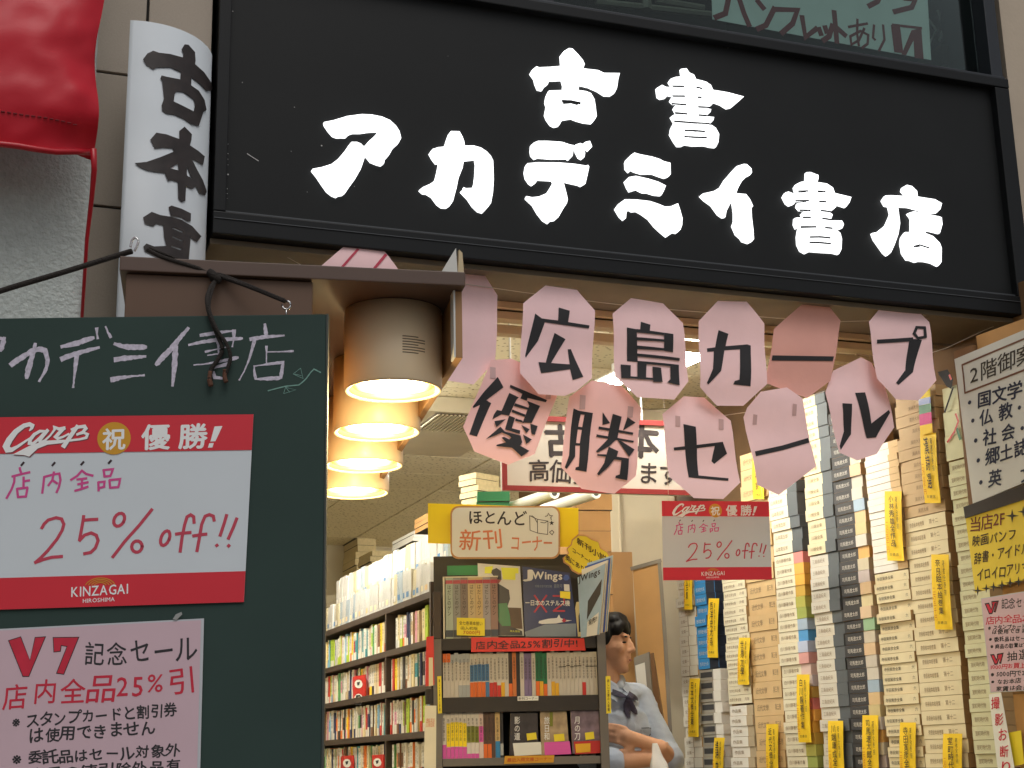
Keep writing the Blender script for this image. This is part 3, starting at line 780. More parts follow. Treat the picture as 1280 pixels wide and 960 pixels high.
# ---------------------------------------------------------------- chalkboard hanging on ropes
P0, P1 = CB.px(-70, 396)[0], CB.px(406.5, 500)[0]
ZC1 = 2.055; ZC0 = 1.02
fc = CB.at(P1, 0, ZC0)
t = thing('chalkboard', 'dark green chalkboard with white chalk writing hanging in front', 'chalkboard', fc)
B().box(P0 - P1, 0, 0.0, 0.018, 0, ZC1 - ZC0).build('board', 'chalkboard', t, bevel=0.0015)
B().box(0.0005, 0.004, -0.001, 0.019, 0, ZC1 - ZC0).build('edge', 'chalkboard_edge', t)
P = lambda ps: [fc.px(*p[:2], 0) for p in ps]
b = B()
zz = lambda ps: P(Z(0, 380, 5.333, ps))
chalk = [zz(l) for l in ([(30,225),(18,265),(3,312)], [(-110,236),(-40,230),(30,228)], [(-38,275),(-52,340),(-95,420)], [(235,265),(222,320),(205,380),(188,440),(178,495)], [(75,405),(120,372),(170,340),(215,315),(260,300),(300,310),(318,370),(312,420),(298,455),(262,515)],
    [(410,285),(470,272),(520,260),(575,240),(625,225)], [(412,365),(470,345),(530,325),(600,305),(660,290)], [(512,340),(506,400),(500,440),(495,500),(488,555)], [(645,165),(647,200),(652,230)], [(705,150),(720,190),(738,222)],
    [(765,265),(810,280),(860,288),(975,288)], [(770,370),(820,362),(970,350)], [(745,505),(800,492),(850,485),(960,475)], [(1255,160),(1200,225),(1150,290),(1090,350),(1040,405)], [(1170,290),(1168,340),(1165,400),(1158,470),(1150,545)])]
zz = lambda ps: P(Z(180, 300, 4.8, ps))
chalk2 = [zz(l) for l in ([(270,630),(350,612),(430,600),(590,590)], [(340,572),(440,556),(540,545)], [(540,545),(538,600),(530,640)], [(370,670),(440,655),(510,640)], [(382,692),(470,680)], [(300,750),(360,745),(420,735),(500,720),(565,705)],
    [(415,770),(460,755),(520,740)], [(415,795),(425,825),(475,830)], [(440,560),(446,640),(450,705)], [(725,505),(730,545),(735,575)], [(640,595),(720,582),(840,573)], [(665,595),(650,650),(630,720),(600,790),(572,840)],
    [(735,640),(735,750)], [(742,672),(820,670),(895,667)], [(660,755),(664,800),(670,835)], [(672,835),(740,832),(820,828)], [(820,826),(828,780),(835,735)], [(835,735),(740,745),(660,758)])]
for i, ix in enumerate(((0, 3), (3, 5), (5, 10), (10, 13), (13, 15))): B().rough(chalk[ix[0]:ix[1]], 0.0080, -0.0002, jit=0.16).build('chalk_letter', 'chalk', t)
for ix in ((0, 9), (9, 18)): B().rough(chalk2[ix[0]:ix[1]], 0.0056, -0.0002, jit=0.16).build('chalk_letter', 'chalk', t)
b = B()
b.strokes([zz(l) for l in ([(745,905),(800,890),(850,878),(930,870),(955,850),(975,830),(1000,795),(1020,775),(1060,795)],)], 0.0022, -0.0006)
b.strokes([zz(l) for l in ([(895,805),(940,770),(955,832),(895,805)], [(905,805),(945,815)], [(838,922),(850,885),(912,900),(840,922)], [(850,885),(875,915)])], 0.0009, -0.001)
b.build('chalk_drawing', 'chalk_green', t)
hk = []
for u, v in ((358, 380), (-45, 384)):
    p = fc.px(u, v, 0.009)
    b = B().tube([(p[0] + 0.008 * math.sin(a), 0.009, p[1] + 0.008 * math.cos(a) - 0.002) for a in [k * 0.45 for k in range(0, 12)]] , 0.0018, 6)
    b.tube([(p[0], 0.009, ZC1 - ZC0 - 0.002), (p[0], 0.009, p[1] - 0.009)], 0.0015, 6)
    b.build('hook', 'hook', t, smooth=True)
# ropes: from the hooks up over the canopy
def rope(name, label, pix, r, mat, cat='rope'):
    """pix: (u, v, local depth in CB frame)"""
    pts = []
    for u, v, y in pix:
        q = CB.px(u, v, y); pts.append(CB.w(q[0], y, q[1]))
    # smooth the path
    P_ = []
    for i in range(len(pts) - 1):
        p0 = pts[max(i - 1, 0)]; p1 = pts[i]; p2 = pts[i + 1]; p3 = pts[min(i + 2, len(pts) - 1)]
        for s_ in range(6):
            k = s_ / 6
            P_.append(0.5 * ((2 * p1) + (-p0 + p2) * k + (2 * p0 - 5 * p1 + 4 * p2 - p3) * k * k + (-p0 + 3 * p1 - 3 * p2 + p3) * k ** 3))
    P_.append(pts[-1])
    base = P_[0].copy()
    o = B().tube([p - base for p in P_], r, 6).build(name, mat, smooth=True)
    o.location = base
    tag(o, label, cat)
    return o
hang = thing('rope', 'dark cord tying the chalkboard hook to the canopy with a hanging knot', 'rope', Frame(CB.w(*(lambda q: (q[0], 0.0, q[1]))(CB.px(268, 342, 0.0))), 1.5))
def rope_part(name, pix, r, mat, par):
    o = rope(name, '', pix, r, mat); del o['label']; del o['category']
    w = o.location.copy(); o.parent = par
    o.rotation_euler = (0, 0, -par.rotation_euler.z)
    d = w - par.location; a = -par.rotation_euler.z
    o.location = (d.x * math.cos(a) - d.y * math.sin(a), d.x * math.sin(a) + d.y * math.cos(a), d.z)
rope_part('strand', [(184, 312, 0.03), (205, 322, 0.03), (240, 333, 0.04), (268, 343, 0.05), (310, 358, 0.04), (357, 377, 0.009)], 0.0042, 'rope', hang)
rope_part('strand', [(186, 310, 0.035), (225, 325, 0.04), (262, 338, 0.05), (300, 352, 0.045), (356, 375, 0.009)], 0.003, 'rope', hang)
rope_part('knot', [(262, 340, 0.04), (268, 345, 0.035), (272, 350, 0.04), (266, 347, 0.05)], 0.008, 'rope', hang)
rope_part('tail', [(271, 349, 0.04), (262, 362, 0.02), (259, 378, -0.004), (264, 400, -0.008), (272, 420, -0.008), (278, 436, -0.008), (272, 450, -0.008), (264, 462, -0.008), (263, 476, -0.008)], 0.0042, 'rope', hang)
rope_part('tail', [(270, 349, 0.04), (264, 366, 0.018), (261, 385, -0.006), (270, 410, -0.014), (283, 430, -0.012), (288, 446, -0.010), (284, 462, -0.009), (280, 472, -0.009)], 0.0036, 'rope', hang)
rope_part('frayed_end', [(263, 464, -0.009), (262, 474, -0.009), (264, 483, -0.009)], [0.004] * 6 + [0.005] * 6 + [0.003], 'rope_end', hang)
rope_part('frayed_end', [(281, 462, -0.010), (281, 472, -0.010), (283, 478, -0.010)], [0.004] * 6 + [0.0045] * 6 + [0.003], 'rope_end', hang)
rope('rope', 'dark cord running left from the canopy corner to the other chalkboard hook', [(165, 314, 0.10), (148, 319, 0.10), (80, 340, 0.06), (0, 364, 0.03), (-45, 382, 0.009)], 0.0055, 'rope')
rope('wall_hook', 'small bent wire hook on the curved white sign', [(163, 309, 0.05), (165, 301, 0.05), (169, 297, 0.05), (173, 301, 0.05), (171, 308, 0.05), (168, 314, 0.05)], 0.0022, 'hook', 'hook')

# ---------------------------------------------------------------- sale posters (same print, two sizes)
def carp_poster(fr, corners, label, bend=0.0, group=None):
    """corners: photo pixels of TL, TR, BR, BL on the plane of fr; print laid out in 0..1 space"""
    tl, tr, br, bl = [Vector(fr.px(*c)) for c in corners]
    o0 = bl
    ff = fr.at(bl.x, 0, bl.y)
    tl, tr, br, bl = [p - o0 for p in (tl, tr, br, bl)]
    def mp(s, v):
        p = tl * (1 - s) * (1 - v) + tr * s * (1 - v) + br * s * v + bl * (1 - s) * v
        return (p.x, p.y)
    wd = (tr - tl).length
    t = thing('sale_poster', label, 'poster', ff, group)
    nx = 12
    def band(v0, v1, y, m, name):
        b = B()
        for i in range(nx):
            s0, s1 = i / nx, (i + 1) / nx
            pts = [mp(s0, v1), mp(s1, v1), mp(s1, v0), mp(s0, v0)]
            b.add([(p[0], y - bend * (max(0.0, q - 0.55) / 0.45) ** 2 * vv, p[1]) for p, q, vv in zip(pts, (s0, s1, s1, s0), (v1, v1, v0, v0))], [(0, 1, 2, 3)])
        b.build(name, m, t)
    band(0.0, 1.0, 0.0, 'poster_white', 'sheet'); band(0.0, 0.195, -0.0008, 'poster_red', 'header_band'); band(0.84, 1.0, -0.0008, 'poster_red', 'footer_band')
    # pixel coordinates of the chalkboard print -> 0..1
    U = lambda ps: [(mp((p[0] + 29) / 346, (p[1] - 520 + 0.012 * (p[0] + 29)) / 240)) + (((p[2] * 1.25 * wd / 346),) if len(p) > 2 else ()) for p in ps]
    def put(b, ztxt, p0, p1, h, y, m=0, **kw):
        a, c = U([p0])[0], U([p1])[0]; d = U([(p0[0], p0[1] - h)])[0]
        b.text(ztxt, a[:2], c[:2], (d[0] - a[0], d[1] - a[1]), y, m, **kw)
    # round gold seal, then script logo and block lettering
    b = B(); c = (143, 547)
    b.poly([[q for q in U([(c[0] + 21 * math.cos(k * math.pi / 16), c[1] + 21 * math.sin(k * math.pi / 16)) for k in range(32)])]], -0.0010)
    b.build('seal', 'poster_gold', t)
    z = lambda ps: U(Z(0, 510, 8.0, ps))
    logo = [[(296,216,10),(318,192,24),(325,165,32),(295,150,34),(240,165,36),(160,225,44),(95,310,52),(64,375,54),(80,412,48),(120,412,36),(180,378,24),(260,322,18),(300,296,16)],
            [(452,222,18),(400,222,24),(345,255,28),(305,305,30),(298,345,28),(335,350,24),(390,300,22),(440,245,22),(478,212,26)], [(475,215,28),(430,270,30),(400,312,30),(408,340,24),(450,318,18),(505,265,16)],
            [(500,272,14),(548,205,20),(545,182,26),(590,200,26),(645,190,28)], [(640,192,28),(590,245,30),(560,280,30),(580,298,24),(630,282,18),(690,250,16)],
            [(775,172,32),(735,230,34),(690,300,34),(640,378,38)], [(715,205,18),(780,180,26),(845,172,28),(860,195,28),(830,232,24),(775,256,20)], [(770,258,14),(840,238,20),(878,255,22),(865,290,22),(800,306,18),(700,318,18),(620,330,18)]]
    sh = B()
    sh.strokes([[(q[0] + 0.003 * wd, q[1] - 0.003 * wd, q[2]) for q in z(l)] for l in logo], 0.01, -0.00095, step=0.00001)
    sh.poly([[(q[0] + 0.003 * wd, q[1] - 0.003 * wd) for q in z([(130,460),(300,370),(450,320),(620,310),(700,312),(620,345),(480,360),(380,400),(295,482),(240,465)])]], -0.00093)
    sh.build('logo_shadow', 'print_grey', t)
    b = B()
    b.strokes([z(l) for l in logo], 0.01, -0.0012, step=0.00002)
    b.poly([z([(130,460),(300,370),(450,320),(620,310),(700,312),(620,345),(480,360),(380,400),(295,482),(240,465)])], -0.00115)
    b.build('script_logo', 'print_white', t)
    for tx_, p0, p1, h, bo in (('祝', (129, 562), (157, 561), 27, 0.024), ('優', (178, 562), (213, 561), 32, 0.026), ('勝', (225, 561), (260, 560), 32, 0.026), ('KINZAGAI', (93, 746), (166, 743), 12, 0.012), ('HIROSHIMA', (108, 753.5), (149, 752), 5, 0.01)):
        b = B(); put(b, tx_, p0, p1, h, -0.0012, bold=bo); b.build('printed_word', 'print_white', t)
    b = B(); b.poly([z([(2150,175),(2230,170),(2165,330),(2115,332)])], -0.0012); b.poly([z([(2105,350),(2150,347),(2138,395),(2092,397)])], -0.0012); b.build('exclamation_mark', 'print_white', t)
    b = B()
    b.strokes([U([(130 + r * math.cos(a), 735.5 - k * 0.6 + -r * 0.62 * math.sin(a)) for a in [0.35 + 2.45 * i / 10 for i in range(11)]]) for k, r in ((0, 20), (1, 16), (2, 12), (3, 8))], 0.0028 * wd, -0.0012)
    b.build('crest', 'poster_gold', t)
    b = B(); z6 = lambda ps: U(Z(0, 620, 6.0, ps)); z7 = lambda ps: U(Z(150, 610, 5.647, ps))
    def oval(cx, cy, rx, ry, tilt=0.0): return [(cx + rx * math.cos(a) * math.cos(tilt) - ry * math.sin(a) * math.sin(tilt), cy + rx * math.cos(a) * math.sin(tilt) + ry * math.sin(a) * math.cos(tilt)) for a in [2 * math.pi * i / 14 for i in range(15)]]
    ln = [z6([(322,242),(340,210),(370,182),(430,165),(472,175),(490,215),(478,260),(440,325),(370,410),(320,460),(275,497)]), z6([(275,497),(340,475),(400,460),(480,455)]),
          z6([(640,155),(636,190),(628,240),(612,335)]), z6([(612,338),(650,298),(700,282),(740,300),(755,340),(735,395),(700,428),(650,437)]), z6([(642,186),(690,182),(745,180)]),
          z6(oval(912, 185, 38, 52, 0.5)), U([(145, 697.5), (160, 678), (178, 658), (193.4, 638.3)]), z7(oval(145, 422, 38, 40)), z7(oval(348, 365, 30, 54, 0.35)),
          z7([(553,258),(548,215),(525,200),(500,215),(485,270),(470,360),(460,462)]), z7([(425,337),(470,331),(530,327)]), z7([(697,244),(690,212),(660,200),(630,212),(608,270),(595,370),(582,460)]), z7([(550,352),(600,344),(645,340)]),
          z7([(785,205),(772,260),(745,352)]), z7([(860,230),(840,290),(806,374)]), z7([(722,418),(727,424)]), z7([(808,422),(815,428)])]
    for ix in ((0, 2), (2, 5), (5, 8), (8, 9), (9, 11), (11, 13), (13, 14), (14, 15)):
        B().strokes(ln[ix[0]:ix[1]] + ([ln[15]] if ix[0] == 13 else [ln[16]] if ix[0] == 14 else []), 0.0115 * wd, -0.0004).build('marker_stroke', 'marker_red', t)
    b = B(); ln = [z([(200,595),(205,620),(214,642)]), z([(125,682),(210,660),(300,640)]), z([(148,680),(145,740),(120,810),(70,900)]), z([(240,690),(240,795)]), z([(248,730),(298,722)]), z([(175,805),(180,850),(185,888)]), z([(185,890),(265,884)]), z([(265,886),(280,800)]), z([(280,795),(178,806)]),
          z([(447,690),(440,770),(430,850)]), z([(447,688),(540,664),(600,655),(612,720),(598,790),(575,845)]), z([(545,640),(530,720),(490,775)]), z([(532,722),(580,756)]), z([(828,625),(780,680),(718,720)]), z([(828,628),(870,660),(938,678)]), z([(780,716),(875,705)]), z([(790,765),(890,745)]), z([(830,712),(830,812)]), z([(762,830),(820,815),(890,790)]),
          z([(1045,620),(1052,655),(1056,690)]), z([(1048,622),(1140,612),(1128,650),(1115,682)]), z([(1056,688),(1118,682)]), z([(995,745),(998,790),(1000,832)]), z([(998,746),(1058,740),(1054,792)]), z([(1002,806),(1060,790)]), z([(1108,726),(1112,765),(1116,802)]), z([(1110,724),(1215,714),(1208,760),(1198,798)]), z([(1118,802),(1200,796)])]
    for ix in ((0, 9), (9, 13), (13, 19), (19, 28)): B().strokes(ln[ix[0]:ix[1]], 0.0085 * wd, -0.0004, step=0.00002).build('marker_letter', 'marker_pink', t)
    for x, y in ((228, 555), (540, 558), (830, 552), (1107, 538)): B().stroke(z([(x - 12, y + 14), (x + 12, y - 14)]), 0.008 * wd, -0.0004).build('marker_dot', 'marker_dark', t)
    return t
carp_poster(CB.at(0, -0.003, 0), [(-29, 522), (317, 518), (305, 752.5), (-29, 763)], 'large red and white sale poster taped on the chalkboard', bend=0.0, group='matching sale posters')
CP = Frame((0, 4.9, 0), 3.0)
carp_poster(CP, [(827, 626), (961, 627), (965, 724.5), (829, 725.5)], 'small red and white sale poster hanging inside before the piled books', group='matching sale posters')
for u, lab in ((836, 'left thread holding up the small sale poster'), (953, 'right thread holding up the small sale poster')):
    q = CP.px(u, 627); o = B().tube([(0, 0, 0), (0, 0, 2.78 - q[1])], 0.0008, 5).build('thread', 'string'); o.location = CP.w(q[0], 0.002, q[1]); tag(o, lab, 'thread')

# ---------------------------------------------------------------- pink notice on the chalkboard
def v7_poster(fr, quad, origin, k, label, lines, big):
    ps = [fr.px(*c) for c in quad]
    b0 = ps[3]; ff = fr.at(b0[0], 0, b0[1])
    t = thing('pink_notice', label, 'poster', ff)
    ps = [(p[0] - b0[0], p[1] - b0[1]) for p in ps]
    B().prism([ps], 0.0, 0.0012, 0).build('laminate', 'laminate_edge', t)
    c = (sum(p[0] for p in ps) / 4, sum(p[1] for p in ps) / 4)
    B().poly([[(c[0] + (p[0] - c[0]) * 0.972, c[1] + (p[1] - c[1]) * 0.982) for p in ps]], -0.0008).build('sheet', 'pink_sheet', t)
    px = lambda q: [ff.px(*p) for p in Z(*origin, k, q)]
    bb = {}
    for (txt, p0, p1, h, m, bold) in lines:
        a, c2 = px([p0])[0], px([p1])[0]; d = px([(p0[0], p0[1] - h)])[0]
        B().text(txt, a, c2, (d[0] - a[0], d[1] - a[1]), -0.0010, bold=bold, hand=1.0).build('lettering', m, t)
    for poly in big:
        bo, bi = B(), B()
        q = px(poly); bo.poly([q], -0.0010)
        # inner fill, shrunk along the outline normal
        n = len(q); w = abs(px([(0, 0)])[0][0] - px([(10, 0)])[0][0])
        s_ = []
        ar = sum(q[i][0] * q[(i + 1) % n][1] - q[(i + 1) % n][0] * q[i][1] for i in range(n))
        for i in range(n):
            a, c2, d = Vector(q[i - 1]), Vector(q[i]), Vector(q[(i + 1) % n])
            e1 = (c2 - a).normalized(); e2 = (d - c2).normalized()
            nn = Vector((-e1.y, e1.x)) + Vector((-e2.y, e2.x)); nn = nn / max(0.5, nn.length_squared / 2) if nn.length > 1e-6 else nn
            s_.append(tuple(c2 + nn * (w * 0.7 / 1.4) * (1 if ar > 0 else -1)))
        bi.poly([s_], -0.0012)
        bi.build('letter_fill', 'marker_crimson', bo.build('letter_outline', 'marker_dark', t))
    return t
V = [(50,150),(130,125),(185,270),(215,130),(285,125),(180,375),(140,375)]
S7 = [(325,130),(490,128),(395,362),(345,355),(410,190),(380,185),(375,220),(330,225)]
v7_poster(CB.at(0, -0.0035, 0), [(-6, 786.5), (255, 773), (249, 1010), (-6, 1012)], (0, 770), 4.923, 'pink laminated notice with black and red marker writing on the chalkboard',
  [('記念セール', (525,312), (1215,272), 150, 'marker_black', 0.008), ('店内全品25%引', (15,590), (1195,482), 175, 'marker_crimson', 0.008), ('※スタンプカードと割引券', (78,692), (1090,622), 92, 'marker_black', 0.022), ('は使用できません', (185,785), (955,728), 92, 'marker_black', 0.022),
   ('※委託品はセール対象外', (78,925), (1110,868), 92, 'marker_black', 0.022), ('商品の値引除外品有', (190,1020), (1110,965), 88, 'marker_black', 0.022)], [V, S7])
q = CB.px(222, 770, -0.006); q2 = CB.px(226, 764, -0.006)
o = B().prism([[CB.px(u, v, -0.0045) for u, v in ((216, 774), (220, 768), (227, 765), (228, 768), (221, 775))]], 0, 0.0006).build('tape', 'tape_clear')
tag(o, 'clear tape scrap holding the pink notice on the chalkboard', 'tape', CB.at(0, -0.006, 0))

# ---------------------------------------------------------------- pink paper garland and its strings
PL = FR.at(0, 0.05, 0)
def garland(label, outline, polys, mat='paper_pink', dy=0.0, tapes=(), ink='cut_black', curl=0.006, holes=None):
    f0 = FR.at(0, 0.05 + dy, 0)
    O = [f0.px(u, v) for u, v in outline]
    cx = sum(p[0] for p in O) / len(O); zt = max(p[1] for p in O); zb = min(p[1] for p in O)
    ff = f0.at(cx, 0, zb)
    t = thing('pink_paper', label, 'paper', ff, 'pink paper letter garland')
    O = [(p[0] - cx, p[1] - zb) for p in O]
    hh = zt - zb
    ph = random.uniform(-1, 1)
    def cy(x, z):                                               # the sheet curls a little and its foot swings forward
        return curl * (x / 0.11) ** 2 * ph - 0.012 * (1 - z / hh) + 0.004 * math.sin(z * 30 + ph * 5)
    # fill the outline with a fine grid so that it can bend
    def bent(loops, y, name, m):
        L = [[Vector((p[0], p[1], 0)) for p in l] for l in loops]
        tri = tessellate_polygon(L); flat = [p for l in loops for p in l]
        bm = bmesh.new(); vs = [bm.verts.new((p[0], 0, p[1])) for p in flat]
        for a in tri:
            try: bm.faces.new([vs[i] for i in a])
            except ValueError: pass
        bmesh.ops.subdivide_edges(bm, edges=[e for e in bm.edges if e.calc_length() > 0.02], cuts=4, use_grid_fill=True)
        bmesh.ops.triangulate(bm, faces=bm.faces[:])
        for q in bm.verts: q.co.y = cy(q.co.x, q.co.z) + y
        return bm
    bm = bent([O], 0.0, 'sheet', mat)
    me = bpy.data.meshes.new('sheet'); bm.to_mesh(me); bm.free(); me.materials.append(MATS[mat])
    for p in me.polygons: p.use_smooth = True
    o = bpy.data.objects.new('sheet', me); COL.objects.link(o); o.parent = t
    if polys:
        me = bpy.data.meshes.new('letter'); bmj = bmesh.new()
        for i, loops in enumerate(polys):
            L = [[(lambda q: (q[0] - cx, q[1] - zb))(f0.px(u, v)) for u, v in l] for l in loops]
            bm = bent(L, -0.0015 - 0.0003 * i, 'letter', ink)
            tmp = bpy.data.meshes.new('x'); bm.to_mesh(tmp); bm.free(); bmj.from_mesh(tmp); bpy.data.meshes.remove(tmp)
        bmj.to_mesh(me); bmj.free(); me.materials.append(MATS[ink])
        o = bpy.data.objects.new('letter', me); COL.objects.link(o); o.parent = t
    for (u0, v0, u1, v1) in tapes:
        L = [(lambda q: (q[0] - cx, q[1] - zb))(f0.px(u, v)) for u, v in ((u0, v0), (u1, v0 + 1), (u1 - 0.5, v1), (u0 - 0.5, v1))]
        bm = bent([L], -0.0012, 'tape', 'tape')
        me = bpy.data.meshes.new('tape'); bm.to_mesh(me); bm.free(); me.materials.append(MATS['tape'])
        o = bpy.data.objects.new('tape', me); COL.objects.link(o); o.parent = t
z6 = lambda ox, oy, ps: Z(ox, oy, 6.0, ps)
garland('pink paper with two red stripes poking up behind the canopy', [(430,308),(478,310),(497,336),(497,400),(470,430),(430,428),(400,400),(402,332)], [[[(446,311),(449,312),(420,345),(416,345)]], [[(481,317),(484,319),(462,345),(458,345)]]], dy=-0.06, ink='stripe_red')
garland('blank pink paper half hidden by the canopy corner', [(545,362),(566,341),(604,342),(622,369),(618,452),(590,482),(558,477),(540,455)], [], dy=0.02)
garland('pink paper with black cut-out 優 tilted at the lower left', [(614,450),(640,448),(672,463),(697,488),(694,498),(666,569),(633,582),(590,566),(577,535)],
  [[Z(570,450,6.857,l)] for l in ([(350,150),(398,240),(252,350),(295,375),(165,665),(98,648),(198,390),(140,418),(135,405),(230,280)], [(458,218),(770,350),(760,368),(605,330),(600,355),(545,335),(560,295),(452,240)],
   [(448,288),(530,325),(510,345),(450,480),(385,468),(305,512),(320,470),(345,432),(385,440)], [(500,375),(620,415),(612,432),(490,398)], [(478,428),(590,472),(583,490),(470,450)], [(600,355),(712,400),(640,545),(565,540),(620,395)],
   [(450,480),(500,500),(470,590),(540,610),(535,640),(410,600)], [(505,505),(560,522),(575,545),(500,525)], [(628,550),(690,572),(662,650),(635,640)], [(550,560),(620,600),(590,635)], [(560,645),(635,690),(585,730)], [(320,530),(420,512),(335,582)],
   [(370,578),(405,620),(540,655),(550,715),(530,745),(608,790),(540,838),(460,762),(325,750),(330,738),(410,715),(375,675),(395,668),(440,690),(460,675),(440,655),(380,630),(235,692)])], tapes=[(612,459,619,474),(681,492,687,500)], mat='paper_rose')
garland('pink paper with black cut-out 広, first of the upper row', z6(640,345,[(255,68),(490,102),(615,265),(585,775),(470,870),(380,908),(185,895),(45,740),(78,210)]),
  [[z6(640,345,l)] for l in ([(345,240),(427,265),(412,352),(570,378),(566,400),(238,352),(190,490),(95,618),(90,605),(165,288),(215,325),(337,340)], [(312,432),(395,478),(285,658),(425,668),(413,553),(437,552),(520,765),(440,790),(425,705),(205,738),(190,652),(245,655)])], dy=-0.025)
garland('pink paper with black cut-out 島 near the white ceiling light', z6(755,360,[(208,72),(448,112),(595,262),(632,700),(512,845),(235,828),(80,668),(68,190)]),
  [[z6(755,360,l)] for l in ([(270,257),(340,280),(333,330),(262,318)], [(165,300),(235,315),(248,558),(170,550)], [(235,313),(440,341),(440,360),(235,338)], [(440,341),(512,350),(512,485),(443,475)], [(235,375),(443,392),(443,408),(237,398)], [(238,436),(443,457),(443,474),(240,462)],
   [(243,495),(565,527),(563,548),(243,517)], [(245,550),(558,578),(556,735),(460,715),(488,690),(492,590),(312,575),(303,680),(240,675)], [(122,575),(195,583),(190,668),(355,682),(355,595),(420,602),(425,712),(355,712),(355,698),(122,680)])], dy=-0.02)
garland('pink paper with black cut-out 勝 before the red-bordered hanging sign', z6(695,470,[(270,33),(492,75),(637,240),(590,755),(428,888),(185,850),(30,690),(95,160)]),
  [[z6(695,470,[(128,245),(165,262),(272,280),(215,725),(132,710),(135,692),(158,685),(172,525),(138,525),(132,610),(70,702),(55,690),(88,600)]), z6(695,470,[(182,290),(210,293),(195,385),(165,380)]), z6(695,470,[(162,402),(192,405),(172,508),(145,505)])]] +
  [[z6(695,470,l)] for l in ([(345,275),(402,355),(345,370)], [(533,310),(595,350),(500,410)], [(318,380),(578,425),(575,442),(315,400)], [(300,440),(580,488),(575,502),(295,460)], [(420,287),(488,308),(455,470),(390,530),(300,580),(287,572),(380,480)], [(455,485),(480,490),(580,555),(535,612)],
   [(385,535),(455,570),(440,612),(533,625),(520,788),(430,772),(432,755),(462,745),(475,640),(420,632),(375,690),(305,752),(292,742),(345,660),(358,612),(295,605),(295,592),(365,595)])], tapes=[(724,494,731,512),(784,508,791,522)], mat='paper_rose')
garland('pink paper with black cut-out セ above the small sale poster', z6(820,480,[(212,90),(365,98),(552,280),(615,745),(485,870),(265,862),(85,700),(40,230)]),
  [[z6(820,480,[(195,305),(288,325),(298,460),(490,438),(525,525),(430,602),(410,582),(432,468),(300,485),(308,690),(530,712),(527,732),(232,705),(212,495),(127,502),(125,480),(208,470)])]], tapes=[(843,520,849,534),(897,524,903,538)])
garland('pink paper with black cut-out カ, third of the upper row', z6(860,365,[(220,68),(435,75),(560,245),(572,700),(405,858),(205,858),(72,725),(70,225)]),
  [[z6(860,365,[(225,288),(300,315),(278,408),(440,395),(465,405),(452,715),(325,700),(335,675),(370,665),(385,432),(268,440),(232,600),(135,702),(122,692),(170,585),(185,450),(133,455),(133,428),(198,418)])]], dy=-0.02)
z3 = lambda ps: Z(820, 340, 3.0, ps)
garland('darker salmon paper with a black dash in the upper row', z3([(545,123),(645,124),(693,182),(650,410),(560,476),(405,418),(440,215)]), [[z3([(430,316),(660,320),(656,337),(427,335)])]], mat='paper_salmon', dy=-0.005)
garland('pink paper with a slanting black dash in the lower row', z3([(390,450),(490,433),(548,475),(595,730),(455,838),(375,800),(328,545),(340,510)]), [[z3([(365,675),(470,652),(570,622),(574,640),(470,670),(368,693)])]], dy=-0.03, tapes=[(941,518,946,531),(990,505,995,520)])
garland('pink paper with black cut-out ル at the lower right end', z3([(768,320),(808,340),(855,420),(888,585),(820,685),(745,710),(680,680),(630,455),(665,370)]), [[z3([(692,495),(728,497),(727,610),(685,670),(682,655),(700,600)])], [z3([(742,455),(780,453),(802,570),(865,520),(870,530),(820,622),(785,625)])]], dy=0.0)
garland('pink paper with black cut-out プ, last of the upper row', z3([(865,108),(950,108),(1020,190),(1042,410),(975,485),(890,482),(820,405),(792,190)]), [[z3([(945,252),(990,258),(958,378),(900,427),(890,420),(930,370)])], [z3([(822,257),(958,248),(958,262),(822,271)])], [z3([(968,205),(1005,207),(1008,250),(975,257),(955,235)]), z3([(975,215),(996,217),(996,243),(976,246),(967,232)])]], dy=-0.025)
def line(label, pix, y, r=0.0012):
    pts = [FR.w(FR.px(u, v, y)[0], y, FR.px(u, v, y)[1]) for u, v in pix]
    base = pts[0].copy()
    o = B().tube([p - base for p in pts], r, 5).build('string', 'string'); o.location = base
    tag(o, label, 'string')
line('thin upper string carrying the pink papers to the right wall', [(264,278),(330,300),(420,325),(560,352),(700,372),(800,384),(900,392),(1000,400),(1050,402),(1130,400),(1220,396),(1290,392)], 0.065)
line('thin sagging lower string carrying the second row of pink papers', [(264,279),(310,298),(358,321),(450,372),(560,430),(620,452),(700,486),(760,502),(840,518),(900,520),(970,510),(1040,486),(1110,458),(1183,435),(1230,413),(1290,388)], 0.075)
# ---------------------------------------------------------------- shop lights (ceiling fixtures, the rear one added)
def fixture(label, fr, L, lit='tube_lit', added_shade=False):
    t = thing('ceiling_light', label, 'lamp', fr, 'fluorescent ceiling lights')
    if added_shade: B().box(-L / 2, L / 2, -0.10, 0.10, -0.016, -0.0105).build('reflector', 'fixture_white', t)  # added plate above the tubes, keeps their light off the ceiling
    B().box(-L / 2, L / 2, -0.022, 0.022, -0.01, 0.062).build('housing', 'fixture_white', t, bevel=0.004)
    B().tube([(-L / 2 + 0.03, -0.045, -0.035), (L / 2 - 0.03, -0.045, -0.035)], 0.014, 10).build('tube', lit, t, smooth=True)
    B().tube([(-L / 2 + 0.03, 0.045, -0.035), (L / 2 - 0.03, 0.045, -0.035)], 0.014, 10).build('tube', lit, t, smooth=True)
_d = ray(770, 384); _k = (CEIL - 0.02 - CAM.z) / _d.z; _p = CAM + _d * _k
t = thing('ceiling_light', 'bright white ceiling light panel seen above the 島 paper', 'lamp', Frame((_p.x - 0.03, _p.y - 0.05, CEIL - 0.012), 20.5), 'fluorescent ceiling lights')
B().box(0, 0.36, 0, 0.16, -0.004, 0.004).build('diffuser', 'panel_lit', t)
